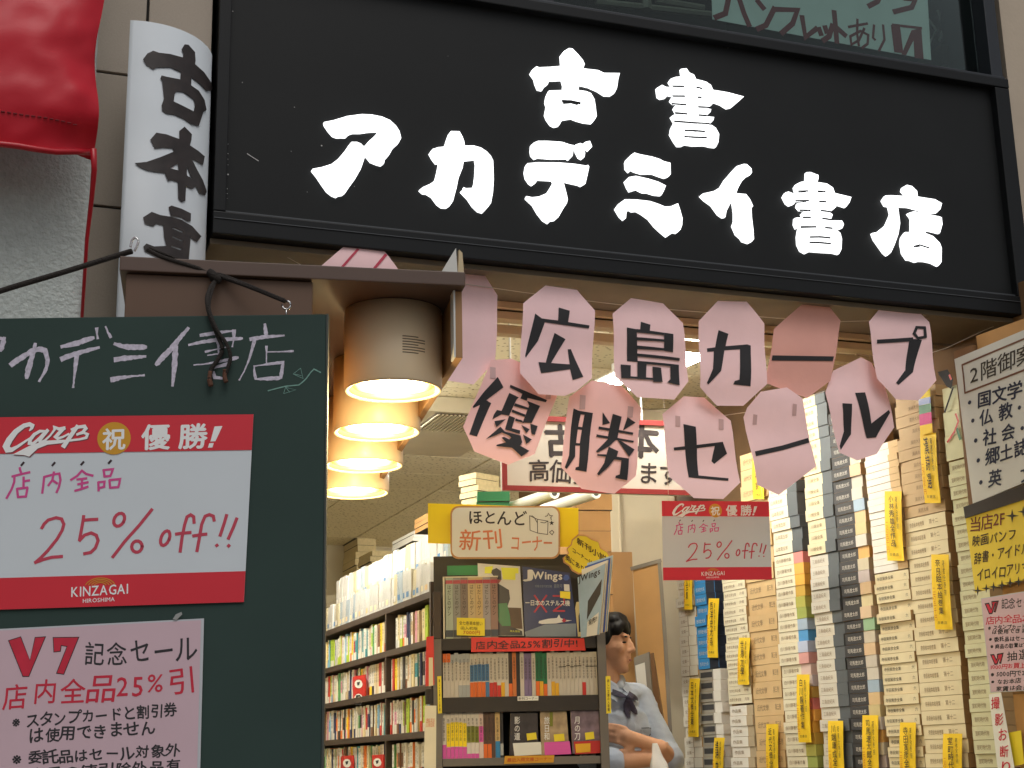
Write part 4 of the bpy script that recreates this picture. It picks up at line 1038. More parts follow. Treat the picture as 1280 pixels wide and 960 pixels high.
B().box(-0.015, 0.375, -0.015, 0.175, 0.005, 0.011).build('frame', 'fixture_white', t)
fixture('fluorescent light above the piled sets on the right', Frame(ST.w(-0.75, -0.50, 2.715), -63), 0.85, 'tube_soft', True)
fixture('fluorescent light over the aisle left of the island shelves', Frame(ISL.w(-0.9, -0.45, 2.715), -69.5), 1.2)
fixture('added fluorescent light brightening the ceiling at the back of the shop', Frame((0.9, 7.4, 2.715), 20.5), 1.2, 'tube_added')  # added light, brightens the ceiling tiles deep in the shop

# ceiling air conditioner
fa = Frame((0, 6.25, 0), 20.5)
p = fa.px(540, 532)
xa0, xa1 = fa.px(535, 500)[0], fa.px(655, 500)[0]
fa = fa.at(xa0, 0, CEIL - 0.07)
t = thing('air_conditioner', 'cream ceiling air conditioner with a slatted grill behind the papers', 'air conditioner', fa)
LA = xa1 - xa0
B().box(0, LA, 0, 0.9, 0.0, 0.068).build('case', 'ac_cream', t, bevel=0.004)
B().box(0.04, LA - 0.04, 0.02, 0.34, -0.004, -0.001).build('grill_back', 'ac_grill', t)
for k in range(18):
    x = 0.05 + k * (LA - 0.1) / 18
    B().box(x, x + 0.010, 0.02, 0.34, -0.010, -0.005).build('slat', 'ac_cream', t)

# ---------------------------------------------------------------- piled sets along the right side
BD = 0.155
KIND = {}
def kind(name, w, t, cover, text=None, ink='book_ink', tx=(0.08, 0.62), band=None, side='box_side', text2=None):
    """book lying flat, spine to the front: band = list of (x0, x1, material) fractions standing 0.5 mm proud"""
    mats = ['book_' + cover if 'book_' + cover in MATS else cover, side, ink]
    b = B()
    g = 0.0006
    b.box(0, w, 0, BD, g, t - g, 0)
    b.m[-6:] = [1, 1, 0, 1, 1, 1]                                # spine shows the cover, the rest the case
    for (a, c, m, *zr) in band or []:
        z0, z1 = (zr[0] * t, zr[1] * t) if zr else (g - 0.0002, t - g + 0.0002)
        mats.append(m); b.box(a * w - 0.0003, c * w + 0.0003, -0.0006, BD * 0.3, z0, z1, len(mats) - 1)
    if text: b.text(text, (tx[0] * w, t * 0.30), (tx[1] * w, t * 0.30), (0, t * 0.36), -0.0010, 2)
    if text2: b.text(text2[0], (text2[1] * w, t * 0.32), (text2[2] * w, t * 0.32), (0, t * 0.36), -0.0010, 2)
    KIND[name] = b.mesh('piled_book', mats)
def pile(px_l, px_r, v_ref, segs, group, lean=0.0):
    """segs: (photo y top, photo y bottom, thickness, kind name maker, label, tab palette)"""
    xl, xr = ST.px(px_l, v_ref)[0], ST.px(px_r, v_ref)[0]
    w = xr - xl
    for (v0, v1, th, mk, desc, where, tabs) in segs:
        z1 = ST.px((px_l + px_r) / 2, v0)[1]; z0 = max(ST.px((px_l + px_r) / 2, v1)[1], 1.17)
        n = max(1, round((z1 - z0) / th)); th = (z1 - z0) / n
        me = mk(w, th)
        for i in range(n):
            z = z1 - (i + 1) * th
            o = bpy.data.objects.new('piled_book', me); COL.objects.link(o)
            jx, jy = random.gauss(0, 0.0022), random.gauss(0, 0.0025)
            q = ST.w(xl + jx, jy, z)
            o.location = q; o.rotation_euler = (0, 0, ST.yaw + random.gauss(0, 0.008))
            c = tabs[i % len(tabs)] if tabs else (200, 200, 200)
            o.color = (*lin(c), 1)
            tag(o, '%s, %s from the top %s' % (desc, ordw(i + 1), where), 'book', None, group)
_mk = {}
def mk(key, **kw):
    def f(w, th):
        nm = key + '%.3f%.3f' % (w, th); kind(nm, w, th, **kw); return KIND[nm]
    return f
TAB5 = [(232, 140, 136), (240, 178, 84), (232, 176, 74), (206, 168, 74), (186, 184, 92), (158, 170, 90), (168, 188, 210), (84, 154, 210), (188, 200, 226), (216, 160, 156), (220, 194, 186), (212, 202, 206), (214, 178, 92)]
TAB7 = [(206, 178, 140), (212, 200, 160), (214, 190, 158), (150, 186, 150), (206, 196, 176), (214, 186, 150), (200, 192, 178), (206, 200, 186), (158, 180, 198), (214, 186, 140), (206, 190, 140), (208, 202, 190), (216, 170, 98), (196, 186, 160), (188, 176, 172)]
GR = 'sets of books piled along the right side'
pile(849.5, 871, 800, [(700, 770, 0.040, mk('a', cover='grey_white', text='日本文學', tx=(0.15, 0.9)), 'grey-white slim volume with printed spine', 'beside the pillar', None),
                       (770, 960, 0.041, mk('a2', cover='grey_white', text='全集一', tx=(0.1, 0.5), band=[(0.52, 0.54, 'book_ink')]), 'pale grey volume', 'of the pillar-side pile', None)], GR)
pile(871.7, 897.5, 800, [(715, 836, 0.042, mk('b', cover='blue', text='西洋史大系', ink='book_ink_light', tx=(0.08, 0.5), band=[(0.0, 1.0, 'book_any')] and [(0.56, 0.98, 'navy_cover')], side='navy_cover'), 'bright blue volume with navy sides', 'of the blue pile', None),
                         (837, 960, 0.042, mk('b2', cover='grey', text=None, band=[(0.06, 0.60, 'book_charcoal', 0.28, 0.78), (0.66, 1.0, 'book_white')]), 'grey volume with a black spine patch', 'below the blue pile', None)], GR)
pile(907, 936, 800, [(640, 880, 0.034, mk('c', cover='ivory', text='世界文學全集', tx=(0.06, 0.55), text2=('月報', 0.7, 0.9)), 'ivory thin volume', 'of the narrow pile', None),
                     (882, 960, 0.040, mk('c2', cover='white', text='作品集', tx=(0.1, 0.5), band=[(0.74, 1.0, 'book_sepia')]), 'white volume with a sepia label', 'under the thin ivory volumes', None)], GR)
pile(937.5, 973, 800, [(560, 960, 0.064, mk('d', cover='tan', text='近代文學', tx=(0.10, 0.5), text2=('第三巻', 0.72, 0.92)), 'thick tan slipcased volume', 'of the tan pile', None)], GR)
pile(974, 1010.5, 800, [(600, 690, 0.043, mk('e', cover='ivory', text='山本周五郎', tx=(0.08, 0.5), band=[(0.66, 1.0, 'book_slate')]), 'ivory volume with a slate end band', 'above the tabbed volumes', None),
                        (691, 960, 0.0415, mk('e2', cover='ivory', text='白川靜著作集', tx=(0.08, 0.6), band=[(0.68, 1.0, 'book_any')]), 'ivory volume with a coloured tab', 'of the tabbed pile', TAB5)], GR)
pile(1019, 1055, 800, [(486, 690, 0.043, mk('f', cover='cream', text='川端全集', tx=(0.1, 0.52), band=[(0.64, 1.0, 'book_slate')]), 'cream volume with a slate band', 'of the slate-banded pile', None),
                       (691, 960, 0.0425, mk('f2', cover='grey_white', text='三島由紀夫', tx=(0.08, 0.52), band=[(0.64, 1.0, 'book_slate')]), 'grey-white volume with slate band', 'of the pale slate-banded part', None)], GR)
pile(1056.5, 1094.5, 800, [(505, 960, 0.0425, mk('g', cover='charcoal', text='司馬遼太郎', ink='book_ink_light', tx=(0.10, 0.55), band=[(0.64, 1.0, 'book_any')]), 'black volume with a pale printed label', 'of the black pile', TAB7)], GR)
pile(1101.5, 1145, 822, [(548, 712, 0.024, mk('h', cover='white', text=None, band=[(0.72, 1.0, 'book_tan')]), 'thin white volume with tan end', 'under the ル paper', None),
                         (713, 960, 0.034, mk('h2', cover='cream', text='寺田寅彦全集', tx=(0.06, 0.55), ink='book_ink_dark', text2=('六', 0.86, 0.93)), 'cream volume with bold dark title', 'below the thin white volumes', None)], GR)
pile(1146, 1199, 822, [(478, 640, 0.040, mk('i', cover='beige', text='漢詩大系', tx=(0.34, 0.6)), 'beige brown volume', 'under the プ paper', None),
                       (641, 960, 0.0445, mk('i2', cover='cream', text='奈良絵本絵巻集', tx=(0.12, 0.48), text2=('第十二', 0.60, 0.82)), 'broad cream volume', 'of the widest cream pile', None)], GR)
pile(1208, 1246, 822, [(470, 566, 0.085, mk('j', cover='pale_green', text=None), 'thick pale slipcase with a painted picture', 'beside the guide board', None),
                       (567, 960, 0.0425, mk('j2', cover='pale_green', text='室町時代物', tx=(0.10, 0.55)), 'pale green volume', 'of the rightmost pile', None)], GR)
# painted picture on the two upper slipcases
fj = ST.at(0, -0.006, 0)
t = thing('slipcase_picture', 'black red and green brush picture on the pale slipcases', 'picture', fj.at(fj.px(1170, 560)[0], 0, fj.px(1170, 560)[1]))
ff = fj.at(fj.px(1170, 560)[0], 0, fj.px(1170, 560)[1])
z = lambda ps: [ff.px(u, v) for u, v in Z(1040, 380, 3.2, ps)]
B().poly([z([(422,272),(462,262),(485,300),(478,340),(458,330)])], 0).strokes([z([(485,335),(470,380),(452,432)]), z([(430,280),(450,300)])], 0.008, -0.001).build('brush_strokes', 'cut_black', t)
B().strokes([z([(495,440),(505,470),(490,510),(462,552)]), z([(470,285),(476,300)])], 0.008, 0).build('brush_strokes', 'obi_red', t)
B().strokes([z([(500,500),(512,540)])], 0.010, 0).build('brush_strokes', 'green_cover', t)
# plinth the piles stand on
t = thing('display_plinth', 'brown wooden plinth carrying the piled sets of books', 'plinth', ST)
B().box(-1.72, 0.28, -0.01, 0.28, 0.12, 1.165).build('body', 'wood_brown', t)

# yellow vertical price slips
def slip(tl, br, txt, label, lean=0.0, small=None, y=-0.012, price=True):
    f0 = ST.at(0, y, 0)
    dx = lean
    a = f0.px(tl[0] + dx, br[1]); b_ = f0.px(br[0] + dx, br[1]); c = f0.px(br[0], tl[1]); d = f0.px(tl[0], tl[1])
    ff = f0.at(a[0], 0, a[1]); q = [(p[0] - a[0], p[1] - a[1]) for p in (a, b_, c, d)]
    t = thing('price_slip', label, 'price slip', ff, 'yellow price slips on the piles')
    def mp(s, v): return ((q[0][0] * (1 - s) + q[1][0] * s) * (1 - v) + (q[3][0] * (1 - s) + q[2][0] * s) * v, (q[0][1] * (1 - s) + q[1][1] * s) * (1 - v) + (q[3][1] * (1 - s) + q[2][1] * s) * v)
    b = B(); n = 8
    for i in range(n + 1):
        v = i / n; yy = 0.010 * math.sin(v * math.pi) * -0.6 - 0.006 * (1 - v) ** 2
        for s in (0, 1): p = mp(s, v); b.v.append((p[0], yy, p[1]))
    for i in range(n): b.f.append((2 * i, 2 * i + 1, 2 * i + 3, 2 * i + 2)); b.m.append(0)
    b.build('sheet', 'slip_yellow', t, smooth=True)
    def put(s0, s1, v0, v1, tx, name, m, bold):
        A, Bb, Cc = mp(s0, v0), mp(s1, v0), mp(s0, v1)
        B().text(tx, A, Bb, (Cc[0] - A[0], Cc[1] - A[1]), -0.0135, vertical=True, bold=bold, hand=0.8).build(name, m, t)
    put(0.36, 0.66, 0.20, 0.93, txt, 'lettering', 'slip_ink', 0.015)
    put(0.76, 0.90, 0.45, 0.92, small or '著者全巻揃', 'side_lettering', 'slip_ink', 0.0)
    A = mp(0.25, 0.07); Bb = mp(0.8, 0.07); Cc = mp(0.25, 0.11)
    B().text('古書店', A, Bb, (Cc[0] - A[0], Cc[1] - A[1]), -0.0135).build('shop_mark', 'slip_ink', t)
    if price: put(0.10, 0.27, 0.12, 0.55, '二万五千円', 'price', 'slip_red', 0.0)
slip((857, 700), (867, 762), '文學全集', 'yellow slip on the far left pile peeking below the sale poster')
slip((886, 748), (899, 822), '西洋史大系', 'yellow slip hanging on the blue pile')
slip((862, 848), (875, 921), '日本文學全集', 'yellow slip low on the pale pile by the pillar')
slip((924, 797), (938, 856), '世界文學', 'yellow slip on the narrow ivory pile')
slip((893, 922), (906, 985), '講座', 'yellow slip below the blue pile, cut by the bottom edge')
slip((941, 566), (955, 624), '近代作家', 'yellow slip at the top of the tan pile above the sale poster', lean=2)
slip((958, 905), (973, 985), '近代文學全集', 'yellow slip low on the tan pile at the bottom edge', lean=3)
slip((996, 843), (1012, 928), '白川靜著作集', 'yellow slip on the colour-tabbed ivory pile', lean=4)
slip((1035, 901), (1054, 985), '川端康成全集', 'yellow slip low on the slate-banded pile', lean=5)
slip((1078, 894), (1098, 985), '司馬遼太郎全集', 'yellow slip low on the black pile', lean=4)
slip((1106, 614), (1127, 701), '小林秀雄全作品', 'yellow slip on the white pile under the ル paper', lean=5)
slip((1150, 541), (1170, 629), '漢詩選', 'yellow slip topped by coloured tags on the beige brown pile', lean=8)
slip((1164, 693), (1186, 787), '奈良絵本絵巻集', 'yellow slip halfway down the wide cream pile', lean=7)
slip((1125, 903), (1145, 985), '寺田寅彦全集', 'yellow slip low on the cream pile with bold titles', lean=3)
slip((1179, 917), (1203, 985), '室町時代物', 'yellow slip at the bottom right of the wide cream pile', lean=3)
f0 = ST.at(0, -0.020, 0); a = f0.px(1149, 545); ff = f0.at(a[0], 0, a[1])
t = thing('colour_tags', 'stacked yellow blue green and magenta tags above a yellow slip', 'tag', ff)
for (v0, v1, m) in ((486, 499, 'label_yellow'), (499, 507, 'mag_blue'), (507, 518, 'green_cover'), (518, 532, 'marker_pink'), (532, 544, 'slip_yellow')):
    B().prism([[ff.px(u, v) for u, v in ((1147 + (v0 - 486) * .06, v0 + 0.3), (1162 + (v0 - 486) * .06, v0 - 3), (1162 + (v1 - 486) * .06, v1 - 3.3), (1147 + (v1 - 486) * .06, v1))]], 0.0, 0.001).build('tag', m, t)

# ---------------------------------------------------------------- notice panel at the right edge of the entrance
NP = ST.at(0, -0.11, 0)
xg0 = NP.px(1188, 440)[0]
t = thing('notice_panel', 'tan plywood notice panel standing at the right of the entrance', 'panel', NP.at(xg0, 0.014, 0.004))
B().box(0.09, 0.75, 0.014, 0.035, 0, 2.53).build('board', 'wood_tan', t)
B().box(0.0, 0.085, 0.0, 0.03, 1.98, 2.50).build('post', 'wood_brown', t)
def board(name, label, cat, quad, mat, th=0.008, fr=NP):
    p = [fr.px(*c) for c in quad]; o0 = p[3]; ff = fr.at(o0[0], 0, o0[1])
    t = thing(name, label, cat, ff)
    B().prism([[(a[0] - o0[0], a[1] - o0[1]) for a in p]], 0.0, th).build('board', mat, t)
    return t, ff
def lettering(t, ff, items, k, o, mat, bold=0.01, hand=0.5, y=-0.0012, vertical=False, name='lettering'):
    for (tx, p0, p1, h) in items:
        a, c, d = [ff.px(*p) for p in Z(o[0], o[1], k, [p0, p1, (p0[0], p0[1] - h)])]
        B().text(tx, a, c, (d[0] - a[0], d[1] - a[1]), y, bold=bold, hand=hand, vertical=vertical).build(name, mat, t)
t, ff = board('guide_board', 'white floor guide board with navy brush writing at the right edge', 'sign', [(1193, 449), (1300, 404), (1312, 590), (1216, 630)], 'guide_white', 0.012)
b = B()
fx = lambda ps: [ff.px(u, v) for u, v in Z(1180, 400, 4.0, ps)]
b.strokes([fx([(92,225),(250,158),(480,62)]), fx([(92,225),(100,295),(106,365)]), fx([(106,365),(250,310),(480,220)])], 0.006, -0.0012)
b.build('box_line', 'brown_line', t)
lettering(t, ff, [('2階御案内', (132, 325), (545, 172), 96)], 4.0, (1180, 400), 'book_ink_dark', 0.006, 0.3)
lettering(t, ff, [('・国文学', (122, 455), (392, 385), 82), ('・仏', (138, 545), (245, 515), 78), ('教・', (275, 508), (385, 475), 82), ('・社', (152, 642), (262, 616), 80), ('会・', (290, 610), (400, 578), 80), ('・郷土誌', (165, 745), (420, 670), 84), ('・英', (178, 852), (288, 826), 84), ('文学', (385, 815), (540, 775), 80)], 4.0, (1180, 400), 'navy_ink', 0.022, 0.5, name='list_lettering')
t, ff = board('yellow_notice', 'yellow hand-lettered notice with black stars below the guide board', 'poster', [(1206, 640), (1300, 606), (1312, 716), (1219, 741)], 'yellow_sheet', 0.003, NP.at(0, -0.002, 0))
B().prism([[ff.px(u, v) for u, v in ((1206, 634), (1302, 598), (1302, 618), (1208, 648))]], -0.006, -0.002).build('top_strip', 'wood_black', t)
lettering(t, ff, [('当店2F', (92, 315), (385, 262), 130)], 6.86, (1200, 620), 'maroon_ink', 0.012, 0.8)
lettering(t, ff, [('映画パンフ', (108, 440), (480, 372), 95), ('辞書・アイドル', (125, 592), (590, 500), 105), ('イロイロアリマス', (150, 735), (650, 650), 105)], 6.86, (1200, 620), 'slip_ink', 0.014, 0.8)
for (x, y, r) in ((450, 170, 60), (545, 135, 50), (155, 812, 46), (228, 792, 42), (290, 780, 46), (362, 765, 46), (432, 745, 46), (505, 735, 46), (580, 715, 46)):
    B().poly([[ff.px(*p) for p in Z(1200, 620, 6.86, [(x + (r if i % 2 == 0 else r * 0.24) * math.sin(i * math.pi / 4), y - (r if i % 2 == 0 else r * 0.24) * math.cos(i * math.pi / 4)) for i in range(8)])]], -0.0014).build('star', 'book_ink_dark', t)
t2 = v7_poster(NP.at(0, -0.004, 0), [(1226, 748), (1300, 736), (1310, 862), (1238, 866)], (1200, 740), 4.3636, 'small pink marker notice below the yellow notice at the right',
  [('記念セール', (228, 95), (430, 78), 58, 'marker_black', 0.012), ('店内全品25%引', (142, 180), (480, 160), 48, 'marker_crimson', 0.012), ('※スタンプカードと割引券', (155, 212), (470, 200), 30, 'marker_black', 0.03), ('は使用できません', (178, 232), (430, 222), 28, 'marker_black', 0.03),
   ('※委託品はセール対象外', (160, 275), (480, 262), 30, 'marker_black', 0.03), ('※商品の取置はできません', (168, 312), (480, 298), 28, 'marker_black', 0.03), ('抽選会', (258, 378), (440, 360), 58, 'marker_black', 0.01), ('1000円お買上げで1回', (170, 425), (470, 408), 30, 'marker_crimson', 0.02),
   ('※5000円で2回1万円', (170, 468), (470, 452), 34, 'marker_black', 0.03), ('※なお本店・遠目に', (172, 508), (470, 492), 32, 'marker_black', 0.03), ('家賃は会員です', (200, 545), (450, 530), 30, 'marker_black', 0.03)],
  [Z(0, 0, 1, [(135, 62), (160, 58), (172, 90), (180, 52), (200, 50), (178, 120), (160, 122)]), Z(0, 0, 1, [(172, 50), (214, 46), (196, 112), (184, 110), (196, 62), (190, 62), (188, 72), (174, 74)]), [(165, 340), (188, 338), (200, 365), (210, 335), (228, 334), (206, 396), (190, 398)], [(202, 338), (240, 330), (226, 392), (214, 390), (222, 348), (218, 348), (214, 356), (202, 358)]])
t, ff = board('prohibition_slip', 'white vertical slip with red 撮影お断り lettering below the pink notice', 'notice', [(1236, 868), (1251, 866), (1272, 985), (1250, 985)], 'card_white', 0.002, NP.at(0, -0.006, 0))
for ch, (x, y) in zip('撮影お断り', ((172, 640), (192, 730), (212, 812), (220, 905), (230, 990))):
    a, c, d = [ff.px(*p) for p in Z(1200, 740, 4.3636, [(x, y), (x + 45, y - 5), (x, y - 64)])]
    B().text(ch, a, c, (d[0] - a[0], d[1] - a[1]), -0.001, bold=0.01).build('letter', 'marker_crimson', t)
t, ff = board('yellow_tag', 'small plain yellow tag at the bottom right corner', 'tag', [(1260, 916), (1276, 913), (1280, 955), (1263, 959)], 'label_yellow', 0.001, NP.at(0, 0.006, 0))

# ---------------------------------------------------------------- hanging signs
HS = Frame((0, 5.05, 0), 15)
a = HS.px(632, 613); ff = HS.at(a[0], 0, a[1])
t = thing('hanging_sign', 'old cream hanging sign with a red border behind the pink papers', 'sign', ff)
q4 = [ff.px(u, v) for u, v in ((624, 518), (868, 536), (868, 622), (632, 613))]
q4 = [(0.0 - 0.012, q4[0][1]), (q4[2][0], q4[0][1]), (q4[2][0], 0.0), (-0.012, 0.0)]
B().prism([q4], 0.004, 0.02).build('panel', 'sign_cream', t)
x0, x1, zt = q4[0][0], q4[1][0], q4[0][1]
for bx in ((x0, x1, 0.0, 0.018), (x0, x1, zt - 0.018, zt), (x0, x0 + 0.018, 0.0185, zt - 0.0185), (x1 - 0.018, x1, 0.0185, zt - 0.0185)): B().box(bx[0], bx[1], -0.004, 0.0035, bx[2], bx[3]).build('border', 'sign_red_border', t)
lettering(t, ff, [('古', (365, 690), (480, 695), 120), ('本', (660, 690), (790, 700), 130)], 3.0, (560, 340), 'brush_black', 0.03, 0.6, y=0.003)
lettering(t, ff, [('高価買受けます', (305, 790), (870, 805), 90)], 3.0, (560, 340), 'brush_black', 0.012, 0.6, y=0.0028)
for u in (640, 803): p = ff.px(u, 520); B().tube([(p[0], 0.01, zt), (p[0], 0.01, CEIL - a[1])], 0.004, 6).build('hanger_rod', 'strip_white', t)
for i, u in enumerate((693, 745)):
    f0 = Frame((0, 5.35, 0), 4); p = f0.px(u, 616); fz = f0.at(p[0], 0, p[1])
    t = thing('poster_tube', ['rolled poster tube end seen under the hanging sign', 'second rolled poster tube to the right under the hanging sign'][i], 'tube', fz)
    B().lathe([(0.012, 0), (0.022, 0), (0.022, 0.4), (0.012, 0.4)], 0, 0, 20).build('tube', 'card_white', t, smooth=False).rotation_euler = (-math.pi / 2, 0, 0.42)
    B().lathe([(0.0005, 0.002), (0.0125, 0.002), (0.0125, 0.012)], 0, 0, 12).build('plug', 'book_ink_dark', t).rotation_euler = (-math.pi / 2, 0, 0.42)
# ---------------------------------------------------------------- end bookcase facing the entrance
bx0, bx1 = BK.px(541, 800)[0], BK.px(757, 800)[0]
S1, S2, S3 = 1.676, 1.476, 1.272
t = thing('end_bookcase', 'dark bookcase with magazines on top facing the entrance', 'bookcase', BK.at(bx0, 0, 0.12))
WB = bx1 - bx0; zz0 = -0.12
B().box(0, 0.030, 0.0, 0.20, 0, S1 + 0.16 + zz0).build('side_panel', 'wood_black', t, bevel=0.002)
B().box(WB - 0.030, WB, 0.0, 0.20, 0, S1 + 0.02 + zz0).build('side_panel', 'wood_black', t, bevel=0.002)
B().box(0.001, 0.030, -0.004, -0.0005, 0.9, 1.60).build('edge_strip', 'wood_grey', t)
B().box(WB - 0.030, WB - 0.001, -0.004, -0.0005, 0.9, 1.60).build('edge_strip', 'wood_grey', t)
for z, h in ((S1, 0.040), (S2, 0.052), (S3, 0.026), (1.06, 0.03), (0.30, 0.03)):
    B().box(0.031, WB - 0.031, 0.002, 0.195, z - h + zz0, z + zz0).build('shelf', 'wood_black' if z != S3 else 'wood_grey', t, bevel=0.0015)
B().box(0.0, WB, 0.201, 0.212, 0, 1.99 + zz0).build('back_panel', 'wood_black', t)
B().box(0.05, 0.17, 0.1995, 0.2008, 1.92 + zz0, 1.955 + zz0).build('green_label', 'green_cover', t)

def upright(name, label, fr, x, y, z, w, d, h, mats, bands=(), lean=0.0, text=None, group=None, color=None, top=0.0):
    """a book standing spine to the front; bands: (z0, z1, material) as fractions of the height"""
    b = B().box(0, w, 0, d, 0, h, 0); b.m[-6:] = [1, 1, 0, 0, 1, 0]
    ms = [mats, 'page_edge', 'book_ink_dark']
    for (a, c, m) in bands:
        ms.append(m); b.box(0.0002, w - 0.0002, -0.0005, d * 0.6, a * h, c * h, len(ms) - 1)
    if text: b.text(text, (w * 0.25, h * 0.38), (w * 0.75, h * 0.38), (0, h * 0.5), -0.0010, 2, vertical=True)
    o = b.build(name, ms)
    o.location = fr.w(x, y, z); o.rotation_euler = (0, lean, fr.yaw)
    if color: o.color = (*lin(color), 1)
    tag(o, label, 'book', None, group)
    return o

# boxed set of seven comic volumes
fx = BK.px(554, 790)[0]
cols = [(176, 190, 172), (150, 152, 146), (134, 122, 112), (206, 186, 140), (206, 180, 128), (168, 162, 160), (150, 122, 108)]
tcol = ['pale green', 'grey', 'brown-grey', 'sand', 'ochre', 'lilac-grey', 'mauve brown']
for i in range(7):
    w = 0.0255
    o = upright('comic_volume', '%s はだしのゲン volume, %s from the left' % (tcol[i], ordw(i + 1)), BK, fx + 0.009 + i * 0.0262, 0.012, S1, w, 0.13, 0.212, 'book_any', bands=[(0.90, 0.96, 'mag_red'), (0.03, 0.14, 'book_slate')], text='はだしのゲン', group='seven-volume set on the top shelf', color=cols[i])
f0 = BK.at(fx + 0.0, 0, S1); t = thing('slipcase', 'pale slipcase end holding the seven-volume set', 'slipcase', f0)
B().box(0, 0.006, 0.010, 0.15, 0, 0.216).build('side', 'book_ivory', t); B().box(0.0062, 0.194, 0.012, 0.15, 0.2125, 0.2165).build('top', 'book_ivory', t)
f0 = BK.at(BK.px(571, 795)[0], -0.002, BK.px(571, 794)[1] + 0.004); t = thing('price_card', 'yellow price card clipped on the seven-volume set', 'price card', f0)
pc = [f0.px(u, v) for u, v in ((571, 772), (606, 773), (606, 795), (571, 794))]
B().prism([pc], 0.0, 0.001).build('card', 'label_yellow', t)
B().ptext('全七巻美本揃い', f0, (574, 781), (603, 782), 5, -0.001).build('lettering', 'slip_ink', t)
B().ptext('函入初版', f0, (576, 787), (597, 787.5), 4, -0.001).build('lettering', 'slip_ink', t)
B().ptext('7000円', f0, (579, 793), (600, 793.5), 5, -0.001, bold=0.01).build('price', 'slip_red', t)
f0 = BK.at(BK.px(542, 796)[0], -0.01, S1); t = thing('bookend', 'dark grey bookend board at the left of the boxed set', 'bookend', f0)
B().box(0, 0.028, 0.0, 0.10, 0.0, BK.px(545, 740)[1] - S1).build('plate', 'wood_dark', t, bevel=0.003)

# magazines on the top shelf, leaning back
def magazine(label, quad, dist, mats, art, lean=0.08, yaw=0.0):
    f0 = Frame((0, dist, 0), yaw); p = [f0.px(*c) for c in quad]; o0 = p[3]; ff = f0.at(o0[0], 0, o0[1])
    t = thing('magazine', label, 'magazine', ff)
    L = [(a[0] - o0[0], a[1] - o0[1]) for a in p]
    B().prism([L], 0.0, 0.006, 0, 1).build('cover', [mats, 'page_edge'], t)
    art(t, ff)
    return t
def pol(t, ff, name, m, polys, y=-0.001):
    b = B()
    for i, l in enumerate(polys): b.poly([[ff.px(u, v) for u, v in l]], y - 0.0002 * i)
    b.build(name, m, t)
def txt(t, ff, name, m, items, y=-0.0018, bold=0.0):
    b = B()
    for (s, p0, p1, h) in items: b.ptext(s, ff, p0, p1, h, y, bold=bold)
    b.build(name, m, t)
zA = lambda ps: Z(540, 690, 8.0, ps); zB = lambda ps: Z(640, 690, 8.0, ps)
def art1(t, ff):
    pol(t, ff, 'title_block', 'mag_lime', [zA([(530,150),(610,140),(600,215),(525,215)]), zA([(690,155),(865,160),(865,215),(835,215),(835,280),(710,275)])])
    pol(t, ff, 'photo', 'mag_brown', [zA([(760,555),(890,560),(905,770),(770,760)])], -0.0012)
    pol(t, ff, 'figure_suit', 'mag_dark', [zA([(600,340),(660,315),(770,380),(780,470),(750,560),(620,560)]), zA([(592,210),(600,180),(645,160),(690,190),(695,280),(640,270)]), zA([(630,650),(720,720),(900,790),(905,835),(630,835)])], -0.0014)
    pol(t, ff, 'figure_face', 'lip', [zA([(622,215),(690,215),(688,290),(650,330),(625,300)])], -0.0012)
    pol(t, ff, 'figure_green', 'mag_green', [zA([(630,520),(750,510),(780,640),(790,740),(700,740),(630,640)])], -0.0022)
    txt(t, ff, 'lettering', 'mag_lime', [('永久保存', zA([(780,800)])[0], zA([(880,805)])[0], 2.6)], -0.003)
magazine('magazine with a suited figure and lime lettering in the middle', [(597, 704), (650, 708), (655, 795), (600, 795)], 5.235, 'mag_white', art1)
def art2(t, ff):
    pol(t, ff, 'floor', 'mag_grey', [zB([(125,800),(330,725),(640,715),(640,845),(140,845)])])
    pol(t, ff, 'aircraft', 'mag_white', [zB([(265,712),(270,690),(360,668),(450,660),(470,625),(485,660),(540,680),(600,684),(520,700),(440,715),(300,720)])], -0.0014)
    pol(t, ff, 'aircraft_nose', 'mag_red', [zB([(495,690),(520,660),(545,688),(520,705)])], -0.0022)
    pol(t, ff, 'price_tag', 'label_yellow', [zB([(480,392),(582,398),(582,472),(482,458)])], -0.002)
    pol(t, ff, 'barcode', 'mag_white', [zB([(518,322),(572,325),(577,395),(522,388)])], -0.0016)
    b = B().strokes([[ff.px(*p) for p in zB(l)] for l in ([(225,435),(345,600)], [(345,435),(225,600)], [(412,440),(520,440)], [(520,440),(520,510)], [(520,510),(415,590)], [(415,590),(525,590)])], 0.006, -0.0014)
    b.build('red_letters', 'mag_red', t)
    txt(t, ff, 'title', 'mag_white', [('J', zB([(118,290)])[0], zB([(200,292)])[0], 14), ('Wings', zB([(205,292)])[0], zB([(500,300)])[0], 12)], bold=0.03)
    txt(t, ff, 'lettering', 'mag_white', [('ー日本のステルス機', zB([(135,535)])[0], zB([(578,540)])[0], 7)], -0.003, bold=0.02)
    txt(t, ff, 'small_lettering', 'mag_grey', [('特集次世代航空機', zB([(230,355)])[0], zB([(400,357)])[0], 3.4), ('最新号', zB([(420,360)])[0], zB([(505,362)])[0], 5)], -0.0018)
    pol(t, ff, 'corner_mark', 'mag_blue', [zB([(510 + 0, 265), (530, 228), (560, 230), (575, 262), (555, 285), (528, 285)])], -0.0016)
magazine('navy aviation magazine with a white aircraft on the cover', [(653, 708), (712, 716), (723, 796), (656, 796)], 5.228, 'mag_navy', art2)
